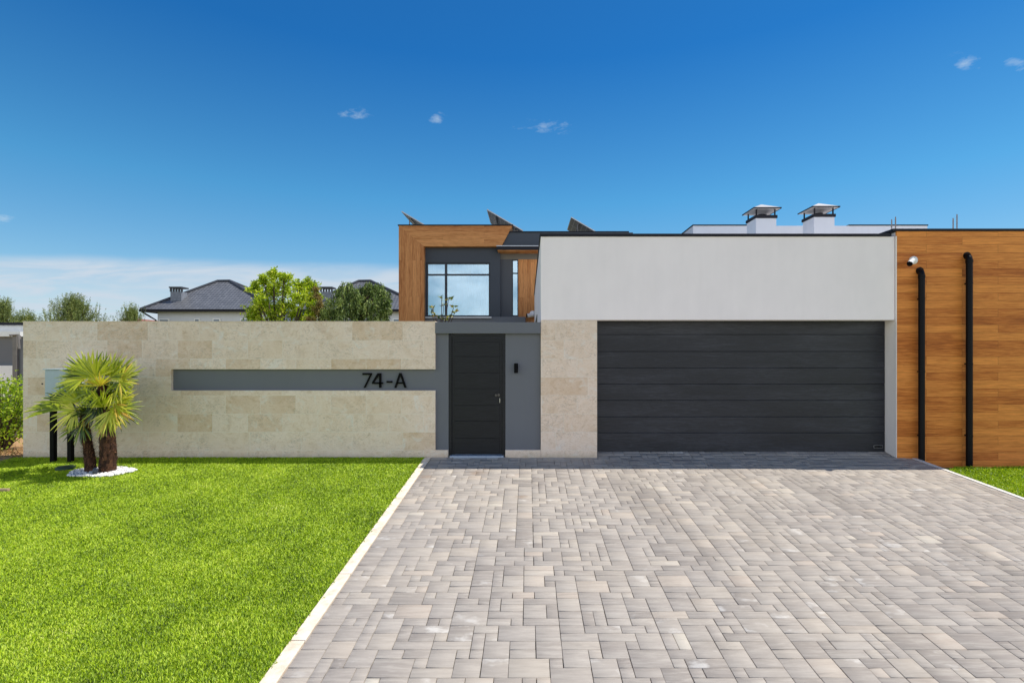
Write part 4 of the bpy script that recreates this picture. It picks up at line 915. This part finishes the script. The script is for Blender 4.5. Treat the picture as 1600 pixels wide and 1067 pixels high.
FN = [ # crown, hub px,py,dy ; axis (x,y,z) ; face ; R ; spread ; droop ; tone, lower on inner fronds: crown shade painted in
 (cB, (150, 590, -.10), (-.15, -.15, 1), (.1, -1, .2), .42, 80, .10, .55), (cB, (139, 587, -.02), (-.45, .1, 1), (.2, -1, .5), .40, 75, .12, .5),
 (cB, (164, 588, .08), (.10, .1, 1), (0, -1, .2), .36, 70, .10, .5), (cB, (172, 590, -.06), (.5, 0, 1), (-.2, -1, .6), .40, 80, .14, .55),
 (cB, (187, 597, -.08), (1, -.1, .42), (-.1, -1, .7), .42, 100, .30, .7), (cB, (180, 590, .12), (.8, .2, .8), (0, -1, .5), .42, 80, .2, .55),
 (cB, (130, 592, -.05), (-1, 0, .35), (.1, -1, .7), .40, 95, .3, .55), (cB, (125, 600, .12), (-1, .2, .5), (.1, -1, .4), .36, 90, .3, .3),
 (cB, (157, 603, -.22), (-.1, -.5, .55), (0, -1, .5), .27, 70, .25, .85), (cB, (180, 611, -.1), (.75, -.4, -.35), (0, -1, .6), .30, 80, .55, .6),
 (cB, (150, 606, .2), (-.3, .8, .4), (0, -.4, 1), .38, 90, .35, .25), (cB, (170, 607, .22), (.4, .9, .3), (0, -.4, 1), .38, 90, .35, .25),
 (cA, (118, 641, -.1), (-.9, -.2, -.55), (.2, -1, .5), .36, 90, .35, .62), (cA, (124, 628, -.04), (-.45, -.2, .9), (.1, -1, .3), .34, 75, .15, .55),
 (cA, (107, 636, 0), (-1, 0, .12), (.1, -.6, 1), .52, 48, .30, .45), (cA, (112, 628, .1), (-1, .2, .4), (.1, -.6, .8), .46, 60, .30, .25),
 (cA, (140, 632, -.1), (.3, -.3, .9), (0, -1, .3), .30, 75, .2, .5), (cA, (128, 662, -.08), (-.5, -.3, -.9), (.1, -1, .2), .30, 75, .3, .3),
 (cA, (122, 650, .15), (-.7, .5, -.5), (0, -1, .5), .32, 85, .4, .15),
 (PP(163, 645), (176, 640, -.15), (.62, -.35, -.55), (-.1, -1, .6), .38, 110, .30, .72), (PP(163, 645), (178, 632, -.08), (.95, -.2, .15), (-.1, -1, .8), .38, 90, .30, .7),
 (PP(163, 645), (162, 636, -.16), (-.1, -.45, .75), (0, -1, .4), .32, 80, .25, .6), (PP(163, 645), (168, 652, -.14), (.15, -.35, -1), (0, -1, .2), .30, 70, .25, .55),
 (PP(160, 640), (152, 640, -.1), (-.4, -.3, -.8), (0, -1, .3), .28, 75, .35, .2), (PP(163, 640), (180, 640, .14), (.8, .4, -.3), (0, -1, .6), .36, 85, .5, .3),
 (PP(160, 630), (150, 625, .12), (-.4, .3, .7), (0, -1, .3), .34, 85, .3, .15), (PP(160, 625), (166, 620, .05), (.3, -.1, .8), (0, -1, .3), .34, 85, .3, .3),
 (cB, (148, 612, -.15), (-.55, -.35, -.5), (0, -1, .6), .28, 75, .5, .35)]
FN += [(cB, (164, 616, -.16), (.45, -.5, .1), (0, -.9, .7), .30, 95, .4, .45), (cA, (136, 642, -.10), (.1, -.5, .2), (0, -.9, .6), .24, 95, .35, .3), (cB, (156, 626, -.05), (-.1, -.4, -.7), (0, -1, .3), .24, 80, .5, .15)]
for (c, h, ax, fc, R, sp_, dr, tn_) in FN: fan(c, PP(*h), ax, fc, R, sp_, 20, dr, tn_)
# dead hanging fibres
for (px, py) in ((140, 662), (178, 668), (131, 668), (196, 652)):
    fan(PP(160, 640), PP(px, py-12, -.06), (.1*(px-150)/20, -.2, -1), (0, -1, .1), .17, 28, 7, .1, .98)
# pebbles
V = []; FCs = []; T = []
for k in range(620):
    while True:
        x = peb_c[0]+random.uniform(-.56, .60); y = peb_c[1]+random.uniform(-.30, .28)
        if in_peb(np.array([x]), np.array([y]))[0]: break
    r = random.uniform(.014, .027); vs, fs = uvsphere((0, 0, 0), r, 7, 4, (random.uniform(.8, 1.3), random.uniform(.8, 1.3), random.uniform(.55, .8)))
    m = len(V); V += [(x+v[0]+random.uniform(-.002, .002), y+v[1], gz(y)+.010+random.uniform(0, .018)+v[2]) for v in vs]; FCs += [tuple(i+m for i in f) for f in fs]; T += [random.random()]*len(fs)
tag(fast('white_pebbles', V, FCs, PEB, tone=T, smooth=True), kind='stuff')
gl = thing('garden_spotlight', (PX(148, 7.88), 7.88, gz(7.88)), 'small dark grey spotlight among the white pebbles before the palm', 'spotlight')
x, y = PX(148, 7.86), 7.86; z = gz(y)
MB().tube([(x, y, z-.05), (x, y, z+.03)], .008, 8).build('spike', BLACK, gl)
MB().tube([(x, y, z+.02), (x, y+.0, z+.04), (x+.004, y+.02, z+.105), (x+.005, y+.026, z+.11)], [.02, .032, .036, .030], 16).build('housing', M_paint('dark grey metal', lin(70, 74, 84), .4, .4), gl, smooth=True)
x, y = PX(105, 8.25), 8.22; z = gz(y)
ir = thing('valve_cover', (x, y, z), 'low dark green valve cover on the lawn left of the palm', 'cover')
mb = MB(); mb.tube([(x, y, z-.02), (x, y, z+.035), (x, y, z+.05)], [.13, .125, .10], 20); mb.build('lid', M_paint('dark green plastic', lin(34, 62, 48), .5), ir, smooth=True)
x, y = PX(6, 7.15), 7.15
st_ = MB().box(x-.10, x+.07, y-.02, y+.02, gz(y)+.01, gz(y)+.05); tag(st_.build('wood_scrap', M_paint('pale offcut', lin(176, 150, 120), .8), bevel=.004), 'small pale wooden offcut lying on the lawn at left edge', 'offcut')
